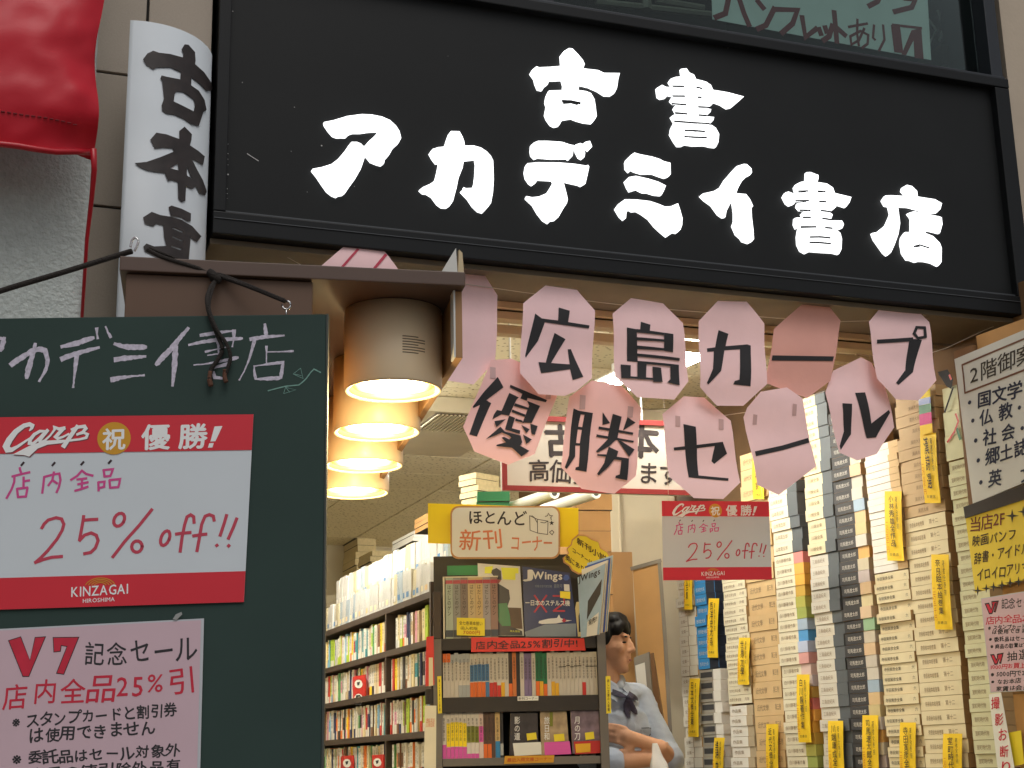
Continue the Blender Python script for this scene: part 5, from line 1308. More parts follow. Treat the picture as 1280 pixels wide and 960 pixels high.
def art3(t, ff):
    pol(t, ff, 'wing', 'mag_dark', [zB([(900,270),(885,420),(770,640),(750,680),(760,490)])])
    pol(t, ff, 'ground', 'mag_white', [zB([(870,600),(850,830),(745,845),(755,700)])], -0.0008)
    txt(t, ff, 'title', 'mag_dark', [('JWings', zB([(665,325)])[0], zB([(880,240)])[0], 10)], bold=0.02)
    txt(t, ff, 'lettering', 'mag_dark', [('発売!!', zB([(765,740)])[0], zB([(850,690)])[0], 7)], -0.0024, bold=0.02)
magazine('pale blue aviation magazine turned sideways at the right end', [(722, 722), (757, 704), (749, 793), (726, 797)], 5.225, 'mag_sky', art3, yaw=-25)
for i, (dx, m, nm) in enumerate(((3, 'mag_white', 'white magazine just behind the pale blue aviation magazine'), (7, 'mag_blue', 'blue magazine near the back of the sideways magazines'), (10, 'mag_sky', 'rearmost pale magazine of the sideways magazines'))):
    magazine(nm, [(724 + dx, 712 - i * 4), (757 + dx * 0.9, 700 - i * 3), (750 + dx * 0.85, 791 - i), (728 + dx, 794)], 5.24 + 0.012 * i, m, lambda t, ff: None, yaw=-25)
f0 = BK.at(BK.px(719, 797)[0], -0.012, S1); t = thing('bookend', 'khaki metal bookend with an arched cut-out before the magazines', 'bookend', f0)
B().prism([[f0.px(*p) for p in Z(640, 690, 8.0, [(632,560),(645,500),(745,490),(755,520),(745,845),(660,845)])], [f0.px(*p) for p in Z(640, 690, 8.0, [(668,800),(665,640),(680,590),(700,590),(715,640),(715,800)])]], 0.0, 0.002).build('plate', 'bookend', t)

# sign boards above the bookcase
f0 = BK.at(0, 0.05, 0); t_, ff = board('yellow_card', 'yellow card backing the white corner sign on the bookcase', 'card', [(535, 629), (723, 635), (723, 684), (535, 679)], 'card_yellow', 0.002, f0)
def rrect(x0, y0, x1, y1, r, n=5):
    o = []
    for cx, cy, a0 in ((x1 - r, y0 + r, -90), (x1 - r, y1 - r, 0), (x0 + r, y1 - r, 90), (x0 + r, y0 + r, 180)):
        for i in range(n + 1): a = math.radians(a0 + 90 * i / n); o.append((cx + r * math.cos(a), cy + r * math.sin(a)))
    return o
f1 = BK.at(0, 0.035, 0); a = f1.px(564, 697); ff = f1.at(a[0], 0, a[1])
t = thing('corner_sign', 'white rounded sign with black and orange handwriting above the bookcase', 'sign', ff)
B().prism([[ff.px(u, v) for u, v in rrect(563, 632.5, 700, 698.5, 10)]], 0.0, 0.003).build('card', 'card_rim', t)
B().poly([[ff.px(u, v) for u, v in rrect(565, 634.5, 698, 696.5, 9)]], -0.0012).build('face', 'card_white', t)
zS = lambda ps: Z(520, 600, 4.365, ps)
B().ptext('ほとんど', ff, zS([(292, 242)])[0], zS([(605, 248)])[0], 18, -0.002, bold=0.015, hand=0.8).build('lettering', 'marker_black', t)
b = B()
b.strokes([[ff.px(*p) for p in zS(l)] for l in ([(620,195),(622,275),(663,290),(662,215),(620,195)], [(662,215),(720,225),(718,298),(663,290)], [(632,195),(645,205),(662,235)], [(720,225),(700,235),(680,232)], [(705,200),(718,195),(722,182),(730,195),(745,195),(735,205),(738,218)], [(728,285),(742,275),(752,285),(742,300),(728,285)])], 0.0022, -0.003)
b.poly([[ff.px(*p) for p in zS([(740 + (15 if i % 2 == 0 else 6) * math.sin(i * math.pi / 5), 235 - (15 if i % 2 == 0 else 6) * math.cos(i * math.pi / 5)) for i in range(10)])]], -0.0022)
b.build('drawing', 'marker_black', t)
b = B(); b.ptext('新刊', ff, zS([(235, 385)])[0], zS([(470, 385)])[0], 27, -0.002, bold=0.01, hand=0.8); b.build('orange_lettering', 'card_orange', t); b = B(); b.ptext('コーナー', ff, zS([(520, 385)])[0], zS([(742, 388)])[0], 18, -0.002, bold=0.01, hand=0.8)
b.build('orange_lettering', 'card_orange', t)
f1 = BK.at(0, 0.02, 0); a = f1.px(730, 715); ff = f1.at(a[0], 0, a[1])
t = thing('cloud_card', 'yellow cloud-shaped card with handwriting beside the white corner sign', 'card', ff)
cl = zS([(885,295),(930,300),(960,320),(1000,335),(1010,370),(1050,395),(1070,430),(1045,470),(1000,480),(960,485),(930,510),(885,515),(850,495),(835,470),(805,450),(800,425),(830,400),(820,375),(845,350),(850,325)])
B().prism([[ff.px(*p) for p in cl]], 0.0, 0.002).build('card', 'card_rim', t)
cx, cy = sum(p[0] for p in cl) / len(cl), sum(p[1] for p in cl) / len(cl)
B().poly([[ff.px(cx + (p[0] - cx) * 0.93, cy + (p[1] - cy) * 0.92) for p in cl]], -0.001).build('face', 'label_yellow', t)
b = B(); b.ptext('新刊小説', ff, zS([(878, 350)])[0], zS([(1040, 455)])[0], 9, -0.002, bold=0.02, hand=0.8); b.build('lettering', 'slip_ink', t); b = B(); b.ptext('コーナーは', ff, zS([(855, 395)])[0], zS([(965, 470)])[0], 6, -0.002, bold=0.02, hand=0.8); b.build('lettering', 'slip_ink', t); b = B(); b.ptext('奥にあり', ff, zS([(815, 435)])[0], zS([(915, 505)])[0], 8, -0.002, bold=0.02, hand=0.8)
b.build('lettering', 'slip_ink', t)
t, ff = board('red_label', 'red strip with dark handwriting on the bookcase shelf edge', 'label', [(589, 796.5), (730, 798), (732, 813), (589, 815)], 'label_red', 0.001, BK.at(0, -0.004, 0))
B().ptext('店内全品25%割引中!', ff, (595, 812), (722, 809), 11, -0.001, bold=0.012, hand=0.8).build('lettering', 'marker_dark', t)
t, ff = board('shelf_label', 'small white strip label on the second shelf edge', 'label', [(647, 870.5), (673, 870), (673, 875.5), (647, 876)], 'card_white', 0.001, BK.at(0, -0.003, 0))
B().ptext('新刊コーナー', ff, (648, 875), (672, 874.5), 3.6, -0.001, bold=0.01).build('lettering', 'slip_ink', t)
t, ff = board('amber_label', 'amber strip label under the lower row of paperbacks', 'label', [(631, 945), (693, 944), (692, 953), (630, 955)], 'poster_gold', 0.001, BK.at(0, -0.003, 0))
B().ptext('最近入荷文庫コーナー', ff, (634, 952.5), (690, 951), 5, -0.001, bold=0.012, hand=0.6).build('lettering', 'slip_red', t)
for i, (u0, u1) in enumerate(((546.5, 552.5), (757, 764))):
    t, ff = board('yellow_strip', ['yellow lettered strip on the left post of the bookcase', 'yellow lettered strip on the right post beside the man'][i], 'label', [(u0, 845.5), (u1 - 1, 845), (u1, 891.5), (u0 + 1, 892)], 'label_yellow', 0.001, BK.at(0, -0.006, 0))
    b = B(); a = ff.px(u0 + 2.5, 889); c = ff.px(u1 - 2, 889); d = ff.px(u0 + 2, 849); b.text('新しい文庫の入荷棚', a, c, (d[0] - a[0], d[1] - a[1]), -0.001, vertical=True, bold=0.015); b.build('lettering', 'slip_ink', t)

# paperbacks on the two lower shelves
R = random.Random(3)
row = [((216, 210, 200), 7, 'orange top', (206, 120, 80)), ]
x = BK.px(553.5, 850)[0]; xe = BK.px(747.5, 850)[0]; i = 0
pal2 = ['w'] * 7 + ['b'] * 5 + ['w'] * 5 + ['k', 'o', 'n', 'w', 'p', 'p', 'w', 'g', 'g', 'g', 'w', 'w', 'y'] + ['w'] * 10
def wname(c):
    return {'w': 'white', 'b': 'white and blue', 'k': 'dark brown', 'o': 'orange', 'n': 'black', 'p': 'purple', 'g': 'green', 'y': 'cream and amber'}[c]
WC = {'w': (206, 200, 186), 'b': (206, 200, 186), 'k': (60, 46, 40), 'o': (206, 120, 60), 'n': (40, 40, 48), 'p': (128, 112, 150), 'g': (24, 110, 70), 'y': (206, 200, 186)}
M('band_blue', (70, 120, 164), 0.6); M('band_orange', (226, 110, 40), 0.6); M('band_amber', (230, 176, 40), 0.6); M('band_red', (200, 50, 44), 0.6); M('band_grey', (170, 176, 176), 0.6); M('band_lime', (60, 190, 60), 0.6); M('band_olive', (122, 128, 40), 0.6)
n = len(pal2); step = (xe - x) / n
for i, c in enumerate(pal2):
    bands = []
    if c == 'b': bands = [(0.36, 0.74, 'band_blue'), (0.0, 0.34, R.choice(['band_orange', 'band_blue', 'band_orange']))]
    elif i < 7: bands = [(0.80, 1.0, 'band_orange' if i < 2 else 'band_grey')] + ([(0.0, 0.28, 'band_grey')] if i > 3 else [])
    elif R.random() < 0.55: bands = [(0.0, R.uniform(0.25, 0.36), R.choice(['band_orange', 'band_amber', 'band_amber', 'band_red', 'band_lime']))]
    if c == 'w' and 28 < i: bands = bands[:0] + ([(0.0, 0.3, 'band_red')] if i in (36,) else [(0.655, 0.675, 'book_ink_dark')])
    upright('paperback', '%s paperback, %s from left on the middle bookcase shelf' % (wname(c), ordw(i + 1)), BK, x + i * step + 0.0002, 0.02 + R.uniform(0, 0.004), S2, step - 0.0005, 0.105, 0.150 + R.uniform(-0.004, 0.003), 'book_any', bands, text='文庫本日本文学', group='paperbacks on the middle bookcase shelf', color=WC[c])
spec = [('w', 6, 'white', [(0.0, 0.30, 'magenta')])] + [('y', 5, 'yellow and magenta', [(0.26, 0.78, 'card_yellow'), (0.0, 0.25, 'magenta')])] * 5 + [('v', 5, 'white and olive', [(0.34, 0.70, 'band_olive'), (0.0, 0.1, 'magenta')])] * 3 + \
       [('m', 5.5, 'pink and white', [(0.35, 0.7, 'magenta')])] + [('k', 5, 'brown with an orange band', [(0.0, 0.30, 'band_orange')])] * 2 + [('k', 4.5, 'dark brown', [])] + [('t', 6, 'tan and blue', [(0.0, 0.36, 'blue_band')])] + [('n', 4, 'black', [(0.05, 0.3, 'band_grey')])]
M('blue_band', (50, 130, 180), 0.6)
u = 552.0
cc = {'w': (220, 214, 204), 'y': (220, 214, 204), 'v': (220, 214, 204), 'm': (222, 200, 190), 'k': (86, 62, 50), 't': (206, 176, 120), 'n': (38, 38, 44)}
for i, (c, wpx, nm, bands) in enumerate(spec):
    xa, xb = BK.px(u, 920)[0], BK.px(u + wpx, 920)[0]
    upright('paperback', '%s paperback, %s from the left on the lowest visible shelf' % (nm, ordw(i + 1)), BK, xa, 0.02, S3, xb - xa - 0.0004, 0.105, 0.152 + R.uniform(-0.002, 0.004), 'book_any', bands, text='新刊文庫小説', group='paperbacks on the lowest visible bookcase shelf', color=cc[c])
    u += wpx + 0.1
for i, (lab, q, m, b1, b2, tg) in enumerate((('dark novel faced out with a pale band', [(638, 891), (672, 891), (673, 940), (637, 944)], 'picture_dark', ('card_white', [(641, 929), (676, 927.5), (678, 943), (643, 945)]), None, [(658, 917), (670, 915.5), (671, 924), (659, 925.5)]),
        ('tan novel faced out with a magenta band', [(675, 889), (708, 888), (712, 942), (677, 944)], 'picture_tan', ('magenta', [(680, 928), (712, 926.5), (714, 942.5), (681, 944)]), ('band_olive', [(687, 890), (691, 890), (691, 908), (687, 908)]), [(692, 918), (705, 917), (706, 926), (693, 927)]),
        ('mauve novel faced out with a red band', [(713, 888), (748, 888), (753, 940), (716, 942)], 'picture_mauve', ('obi_red', [(717, 927), (752, 925.5), (754, 941), (719, 943)]), ('band_amber', [(719, 930), (738, 929), (738, 940), (720, 941)]), [(731, 916), (742, 914.5), (743, 923.5), (732, 925)]))):
    f1 = BK.at(0, 0.02 - 0.002 * i, 0); p = [f1.px(*c) for c in q]; o0 = p[3]; ff = f1.at(o0[0], 0, S3); t = thing('novel', lab, 'book', ff, 'novels shown face out')
    L = [(a[0] - o0[0], max(a[1] - S3, 0.0)) for a in p]
    B().prism([L], 0.0, 0.018, 0, 1).build('cover', [m, 'page_edge'], t)
    pol(t, ff, 'band', b1[0], [b1[1]], -0.0012)
    if b2: pol(t, ff, 'colour_patch', b2[0], [b2[1]], -0.0018)
    pol(t, ff, 'price_tag', 'label_yellow', [tg], -0.0024)
    b = B(); a = ff.px(q[0][0] + 5, 925); c = ff.px(q[0][0] + 12, 925); d = ff.px(q[0][0] + 5, 896)
    b.text(['影の道', '旅日和', '月の刀'][i], a, c, (d[0] - a[0], d[1] - a[1]), -0.0030, vertical=True, bold=0.01); b.build('title', 'print_white', t)

# ---------------------------------------------------------------- island shelving running into the shop on the left
SH = [1.868, 1.697, 1.537, 1.372, 1.21]
t = thing('island_shelving', 'long dark wooden island shelving full of books running into the shop', 'bookshelf', ISL.at(0, 0, 0.12))
B().box(-2.3, 0.0, 0.16, 0.18, 0, 1.96 - 0.12).build('back_panel', 'wood_black', t)
for z in SH: B().box(-2.3, 0.0, 0.0, 0.158, z - 0.024 - 0.12, z - 0.12).build('shelf', 'wood_dark', t, bevel=0.0015)
B().box(-2.3, 0.0, 0.0, 0.158, 0, 0.9).build('base', 'wood_dark', t)
ux = ISL.px(481, 800)[0]
for x in (0.002, -2.318): B().box(x, x + 0.018, -0.004, 0.182, 0.0, 1.90 - 0.12).build('upright', 'wood_dark', t)
for k in range(4): B().box(ux, ux + 0.018, 0.001, 0.157, SH[k + 1] - 0.12 + 0.0005, SH[k] - 0.0245 - 0.12).build('upright', 'wood_dark', t)
PALI = [('white', (226, 222, 210)), ('white', (226, 222, 210)), ('white', (220, 214, 200)), ('cream', (222, 206, 160)), ('cream', (224, 210, 170)), ('pale grey', (186, 186, 182)), ('yellow', (236, 204, 50)), ('orange', (222, 120, 50)), ('green', (90, 150, 90)), ('pink', (214, 150, 170)), ('light blue', (130, 176, 206)), ('red', (190, 56, 50)), ('navy', (44, 54, 86)), ('brown', (120, 84, 60)), ('lime', (170, 196, 60)), ('teal', (60, 140, 150)), ('beige', (200, 180, 146)), ('black', (50, 46, 46))]
DN = ['top', 'second', 'third', 'fourth']
R = random.Random(11)
M('spine_white', (222, 218, 206), 0.55, var=0.05)
def islmesh(w, h, k):
    b = B().box(0, w, 0, 0.11, 0, h, 0); b.m[-6:] = [2, 2, 0, 0, 2, 0]
    if k == 0: b.m[-4] = 1; b.box(0.0002, w - 0.0002, -0.0005, 0.05, 0, h * 0.30, 0)
    if k == 1: b.m[-4] = 1; b.box(0.0002, w - 0.0002, -0.0005, 0.05, h * 0.3, h * 0.72, 0)
    if k == 2: b.box(0.0002, w - 0.0002, -0.0005, 0.05, h * 0.0, h * 0.24, 1)
    b.text('文庫本小説', (w * 0.28, h * 0.4), (w * 0.72, h * 0.4), (0, h * 0.5), -0.0010, 3, vertical=True)
    return b.mesh('shelf_book', ['book_any', 'spine_white', 'page_edge', 'book_ink_dark'])
IM = {}
for r in range(4):
    z = SH[r + 1] if r < 3 else SH[4]
    z = SH[r + 1]
    hmax = SH[r] - 0.024 - z
    x = -0.075 if r else -0.09; n = 0
    while x > -1.72:
        gap_ok = True
        wq = R.choice((0.020, 0.024, 0.028, 0.034)); k = R.choice((0, 0, 1, 2, 3)); h = round(min(hmax - 0.012, R.choice((0.118, 0.122, 0.126, 0.130))), 3)
        if r == 0 and -0.62 < x - wq < -0.42 and False: x -= 0.2; continue
        if ux - 0.002 < x and x - wq < ux + 0.02: x = ux - 0.002; continue
        if r == 0 and ux + 0.02 < x < ux + 0.13: x = ux - 0.002; continue   # gap beside the upright on the top shelf
        key = (wq, h, k)
        if key not in IM: IM[key] = islmesh(*key)
        o = bpy.data.objects.new('shelf_book', IM[key]); COL.objects.link(o)
        cn, cv = R.choice(PALI); n += 1
        o.color = (*lin(cv), 1)
        o.location = ISL.w(x - wq, 0.012 + R.uniform(0, 0.012), z + 0.0005); o.rotation_euler = (0, R.gauss(0, 0.012) * 0, ISL.yaw)
        tag(o, '%s book, %s from near end, %s island shelf' % (cn if k in (2, 3) else 'white and ' + cn if cn != 'white' else 'white', ordw(n), DN[r]), 'book', None, 'books on the island shelves')
        x -= wq + 0.0006
# red covers faced out
for i, (q, r, lab) in enumerate((([(441, 846), (456, 843), (456, 884), (441, 888)], 1, 'red book faced out with speech bubble and portrait on the second shelf'), ([(427, 945), (441, 944), (441, 980), (427, 981)], 3, 'red book with a white bubble low on the island, left one'), ([(465, 944), (479, 943), (479, 980), (465, 981)], 3, 'red book with a white bubble low on the island, right one'))):
    f1 = ISL.at(0, 0.004, 0); p = [f1.px(*c) for c in q]; o0 = p[3]; z0 = [SH[2], 0, SH[4] + 0.0][0] if i == 0 else SH[4]
    ff = f1.at(o0[0], 0, z0); t = thing('faced_book', lab, 'book', ff, 'red books faced out on the island')
    L = [(a[0] - o0[0], max(a[1] - z0, 0.001)) for a in p]
    B().prism([L], 0.0, 0.006).build('cover', 'obi_red', t)
    c = ((q[0][0] + q[1][0]) / 2, q[0][1] + 9)
    pol(t, ff, 'bubble', 'card_white', [[(c[0] + 5.2 * math.cos(k * 0.6), c[1] + 5.5 * math.sin(k * 0.6)) for k in range(10)]], -0.001)
    pol(t, ff, 'bubble_text', 'cut_black', [[(c[0] - 2, c[1] - 2), (c[0] + 2, c[1] - 3), (c[0] + 1, c[1] + 1), (c[0] - 1, c[1] + 2)]], -0.0016)
    c = (c[0], c[1] + 19)
    pol(t, ff, 'portrait', 'card_white', [[(c[0] + 5.6 * math.cos(k * 0.6), c[1] + 7 * math.sin(k * 0.6)) for k in range(10)]], -0.001)
    pol(t, ff, 'portrait_hair', 'cut_black', [[(c[0] - 3.5, c[1] - 1), (c[0] - 3, c[1] - 5), (c[0] + 2, c[1] - 5.5), (c[0] + 3.5, c[1] - 2), (c[0] + 1, c[1] - 3.5)], [(c[0] - 3, c[1] + 5), (c[0], c[1] + 3), (c[0] + 4, c[1] + 5), (c[0] + 4, c[1] + 7), (c[0] - 4, c[1] + 7)]], -0.0016)
# vinyl-wrapped books in two tiers on top, and the clear vinyl sheet over them
R = random.Random(5)
M('wrap_page', (225, 222, 214), 0.4, coat=0.6)
zt = SH[0]
for tier, (z0, hh, y0) in enumerate(((zt, 0.118, 0.010), (zt + 0.118, 0.135, 0.075))):
    x = -0.03; n = 0
    while x > -1.75:
        w = R.choice((0.05, 0.06, 0.075)); h = hh + R.uniform(-0.012, 0.004)
        cn, cv = R.choice((('white', (232, 230, 224)), ('white', (226, 226, 220)), ('white', (236, 236, 232)), ('cream', (226, 214, 180)), ('white', (234, 232, 226)), ('pale blue', (190, 206, 216))))
        n += 1
        b = B().box(0, w - 0.002, 0, 0.05, 0, h, 0); b.box(0.004, w * 0.5, -0.0006, 0.02, h * 0.12, h * 0.3, 1)
        o = b.build('wrapped_book', ['wrapped_any', R.choice(['book_cream', 'band_blue', 'wrap_page', 'wrap_page', 'book_tan'])])
        o.location = ISL.w(x - w, y0 + R.uniform(0, 0.006), z0 + 0.001); o.rotation_euler = (R.uniform(-0.04, 0.0), 0, ISL.yaw); o.color = (*lin(cv), 1)
        tag(o, '%s wrapped book, %s from near end, %s vinyl tier' % (cn, ordw(n), ['lower', 'upper'][tier]), 'book', None, 'vinyl-wrapped books on top of the island')
        x -= w
fv = ISL.at(-1.75, 0, zt); b = B(); NX, NZ = 120, 14
for j in range(NZ + 1):
    for i in range(NX + 1):
        x = 1.74 * i / NX; z = 0.12 * j / NZ
        p = Vector((x * 14, z * 14, 0)); y = -0.010 + 0.010 * mnoise.noise(p) + 0.006 * mnoise.noise(p * 2.3) + 0.003 * math.sin((x * 60 + z * 45))
        b.v.append((x, y, z + 0.002))
for j in range(NZ):
    for i in range(NX): a = j * (NX + 1) + i; b.f.append((a, a + 1, a + NX + 2, a + NX + 1)); b.m.append(0)
tag(b.build('vinyl_sheet', 'clear_vinyl', smooth=True), 'crumpled clear vinyl sheet draped over the wrapped books on the island', 'vinyl sheet', fv)
# piles on top of the island
def flatpile(name, q, n, dist, cover, label, group, depth=0.13, yaw=-69.5):
    f1 = Frame((0, dist, 0), yaw); u0, v0, u1, v1 = q
    a = f1.px(u0, v1); c = f1.px(u1, v0); th = (c[1] - a[1]) / n
    b = B().box(0, c[0] - a[0], 0, depth, 0.0008, th - 0.0008, 0); b.m[-6:] = [1, 1, 0, 1, 1, 1]
    b.box(0.0005, c[0] - a[0] - 0.0005, -0.001, depth * 0.9, 0.0002, 0.0016, 2)
    me = b.mesh(name, [cover, cover, 'book_ink_dark'])
    for i in range(n):
        o = bpy.data.objects.new(name, me); COL.objects.link(o)
        o.location = f1.w(a[0] + R.gauss(0, 0.003), R.gauss(0, 0.003), a[1] + i * th); o.rotation_euler = (0, 0, f1.yaw + R.gauss(0, 0.01))
        tag(o, '%s, %s from the bottom' % (label, ordw(i + 1)), 'book', None, group)
flatpile('lying_book', (424, 656, 446, 742), 9, 7.2, 'page_edge', 'cream book in the far tall pile on the island', 'tall pile at the far end of the island')
flatpile('lying_book', (448, 688, 464, 730), 5, 6.9, 'page_edge', 'pale book in the lower pile on the island', 'low pile on the island')
flatpile('lying_book', (491, 663, 518, 690), 3, 6.1, 'book_white', 'white book lying on the middle of the island', 'white books lying on the island')
flatpile('lying_book', (518, 640, 536, 668), 3, 5.75, 'cardboard', 'brown book lying beside the yellow card', 'brown books lying on the island')
flatpile('lying_book', (575, 590, 596, 640), 6, 5.75, 'page_edge', 'cream book piled behind the corner sign', 'white books behind the corner sign', yaw=-45)
flatpile('lying_book', (597, 614, 637, 640), 2, 5.6, 'green_cover', 'green book lying behind the corner sign', 'green books behind the corner sign', yaw=4)
flatpile('packing_box', (722, 612, 762, 770), 6, 6.0, 'cardboard', 'brown cardboard box piled right of the cloud card', 'cardboard boxes behind the bookcase', depth=0.3, yaw=10)
# paper slips hanging at the near corner of the island
t, ff = board('paper_slip', 'red and cream paper slip in a sleeve at the island corner', 'slip', [(533, 796), (542, 795), (543, 856), (532, 858)], 'label_red', 0.001, Frame((0, 5.19, 0), 2)); pol(t, ff, 'cream_panel', 'book_cream', [[(536, 822), (541, 822), (541.5, 857), (536, 858)]])
t, ff = board('paper_slip', 'cream printed leaflet hanging at the lower island corner', 'leaflet', [(531, 882), (545.5, 882), (545, 965), (530, 965)], 'book_ivory', 0.001, Frame((0, 5.185, 0), 2)); b = B(); b.ptext('文庫目録', ff, (532.5, 909), (543, 909), 8, -0.001); b.ptext('新刊', ff, (533, 902), (543, 902), 4, -0.001); b.build('lettering', 'card_orange', t)
o = B().lathe([(0.002, 0), (0.018, 0), (0.018, 0.05), (0.002, 0.05)], 0, 0, 16).build('clip', 'wood_black'); q = Frame((0, 5.195, 0), 0).px(538, 880); o.location = (q[0], 5.20, q[1]); tag(o, 'black round clip between the two slips at the island corner', 'clip')

# ---------------------------------------------------------------- back of the shop, right of the bookcase
PI = Frame((0, 6.55, 0), -8)
a, c = PI.px(768, 800)[0], PI.px(846, 800)[0]
t = thing('interior_pillar', 'cream interior pillar behind the man', 'pillar', PI.at(a, 0, 0.12)); B().box(0, c - a + 0.02, 0, 0.3, 0, CEIL - 0.122).build('shaft', 'wall_cream', t, bevel=0.006)
B().tube([(0.045, -0.004, 0.0), (0.045, -0.004, 2.6)], 0.006, 6).build('conduit', 'wall_cream', t)
CKB = Frame((0, 6.35, 0), -20)
t, ff = board('cork_board', 'tan cork board in a grey-brown frame leaning behind the man', 'board', [(791, 712), (823, 703), (838, 960), (806, 960)], 'wood_tan', 0.02, CKB)
b = B().strokes([[ff.px(*p) for p in l] for l in ([(790, 711), (826, 701)], [(824.5, 701), (832, 800), (841, 962)])], 0.016, -0.006); b.build('frame', 'frame_grey', t)
t, ff = board('leaning_frame', 'grey picture frame leaning below the cork board', 'frame', [(792, 822), (811, 815), (818, 905), (800, 905)], 'frame_grey', 0.012, Frame((0, 6.2, 0), -25)); pol(t, ff, 'picture', 'sign_cream', [[(794, 832), (806, 828), (812, 895), (801, 898)]])
t, ff = board('leaning_frame', 'brown wooden frame edge leaning behind the grey picture frame', 'frame', [(809, 818), (816, 816), (830, 905), (819, 905)], 'wood_brown', 0.012, Frame((0, 6.22, 0), -25))
t, ff = board('partition_panel', 'tall tan wooden panel standing behind the bookcase boxes', 'panel', [(762, 690), (790, 690), (800, 960), (772, 960)], 'wood_tan', 0.02, Frame((0, 6.42, 0), 0))
t = thing('back_shelf', 'brown shelving at the far left end of the shop aisle', 'shelf', FR.at(-1.1, 5.6, 0.12)); B().box(0, 0.10, 0, 0.3, 0, 2.5).build('post', 'wood_brown', t); B().box(0.105, 0.22, 0.05, 0.3, 0, 2.4).build('panel', 'wood_dark', t)
# ---------------------------------------------------------------- the man leaning beside the bookcase
PF = Frame((0, 5.66, 0), 0)
kz = PF.px(778, 764)[1]                                          # crown height
def remeshed(name, mat, blobs, voxel, parent, smooth=4, disp=0.0):
    bm = bmesh.new()
    for (x, y, z, rx, ry, rz, *rot) in blobs:
        m = Matrix.Translation((x, y, z)) @ (rot[0] if rot else Matrix.Identity(4)) @ Matrix.Diagonal((rx, ry, rz, 1))
        bmesh.ops.create_icosphere(bm, subdivisions=2, radius=1.0, matrix=m)
    me = bpy.data.meshes.new(name); bm.to_mesh(me); bm.free()
    o = bpy.data.objects.new(name, me); COL.objects.link(o)
    md = o.modifiers.new('r', 'REMESH'); md.mode = 'VOXEL'; md.voxel_size = voxel; md.use_smooth_shade = True
    ms = o.modifiers.new('s', 'SMOOTH'); ms.iterations = smooth; ms.factor = 0.5
    dg = bpy.context.evaluated_depsgraph_get(); dg.update()
    me2 = bpy.data.meshes.new_from_object(o.evaluated_get(dg))
    o.modifiers.clear(); o.data = me2; bpy.data.meshes.remove(me)
    me2.name = name; me2.materials.clear(); me2.materials.append(MATS[mat])
    if disp:
        NR = [v.normal.copy() for v in me2.vertices]
        for v, vn in zip(me2.vertices, NR):
            p = v.co.copy(); n = mnoise.noise(Vector((p.x * 60, p.y * 60, p.z * 9))) * disp + mnoise.noise(Vector((p.x * 18, p.y * 18, p.z * 14))) * disp * 0.8
            v.co = p + vn * n
    for p in me2.polygons: p.use_smooth = True
    o.parent = parent
    return o
def limb(pts, step=0.30):
    out = []
    for (a, b) in zip(pts, pts[1:]):
        A, Bv = Vector(a[:3]), Vector(b[:3]); L = (Bv - A).length; n = max(2, int(L / (min(a[3], b[3]) * step)))
        for i in range(n + 1):
            k = i / n; p = A.lerp(Bv, k); r = a[3] + (b[3] - a[3]) * k
            out.append((p.x, p.y, p.z, r, r, r))
    return out
cxm = PF.px(753, 850)[0]
root = thing('person', 'man in a pale grey-blue shirt with arms folded beside the bookcase', 'person', Frame((cxm + 0.01, 5.68, 0.12), 0))
f = Vector((0.62, -0.78, 0)); rt = Vector((f.y, -f.x, 0))          # chest direction, his right-hand side
crown = kz - 0.12
HN = crown - 0.245                                                # chin height above the floor
def W(fo, ri, z): p = f * fo + rt * ri; return (p.x, p.y, z)
sh = HN - 0.075                                                   # shoulder height
# head in its own direction
hf = Vector((0.95, -0.31, 0)).normalized(); hr = Vector((hf.y, -hf.x, 0)); hc = Vector((0.012, -0.008, crown - 0.118))
Rh = Matrix((( hr.x, hf.x, 0, 0), (hr.y, hf.y, 0, 0), (0, 0, 1, 0), (0, 0, 0, 1)))
def Hd(fo, ri, up, a, b_, c, tilt=0.0):
    p = hc + hf * fo + hr * ri + Vector((0, 0, up))
    return (p.x, p.y, p.z, a, b_, c, Rh @ Matrix.Rotation(tilt, 4, 'X'))
head = [Hd(-0.012, 0, 0.030, .074, .092, .086), Hd(0.022, 0, -0.02, .063, .068, .080), Hd(0.034, 0, -0.065, .048, .050, .050), Hd(0.066, 0, -0.098, .020, .017, .018), Hd(0.050, 0, -0.085, .034, .030, .030),
        Hd(0.076, 0, 0.022, .046, .012, .014), Hd(0.085, 0, 0.0, .010, .012, .020), Hd(0.093, 0, -0.014, .0105, .013, .018), Hd(0.100, 0, -0.028, .0125, .013, .011), Hd(0.088, 0.010, -0.033, .009, .010, .008), Hd(0.088, -0.010, -0.033, .009, .010, .008),
        Hd(0.080, 0, -0.052, .020, .013, .010), Hd(0.083, 0, -0.061, .017, .010, .006), Hd(0.081, 0, -0.071, .015, .010, .006), Hd(0.058, 0.036, -0.022, .022, .022, .026), Hd(0.058, -0.036, -0.022, .022, .022, .026),
        Hd(-0.006, 0.072, -0.008, .010, .020, .030), Hd(-0.006, -0.072, -0.008, .010, .020, .030)]
nk = [(0.0, 0.0, HN - 0.10, .062), (hc.x - 0.01, hc.y, HN + 0.05, .054)]
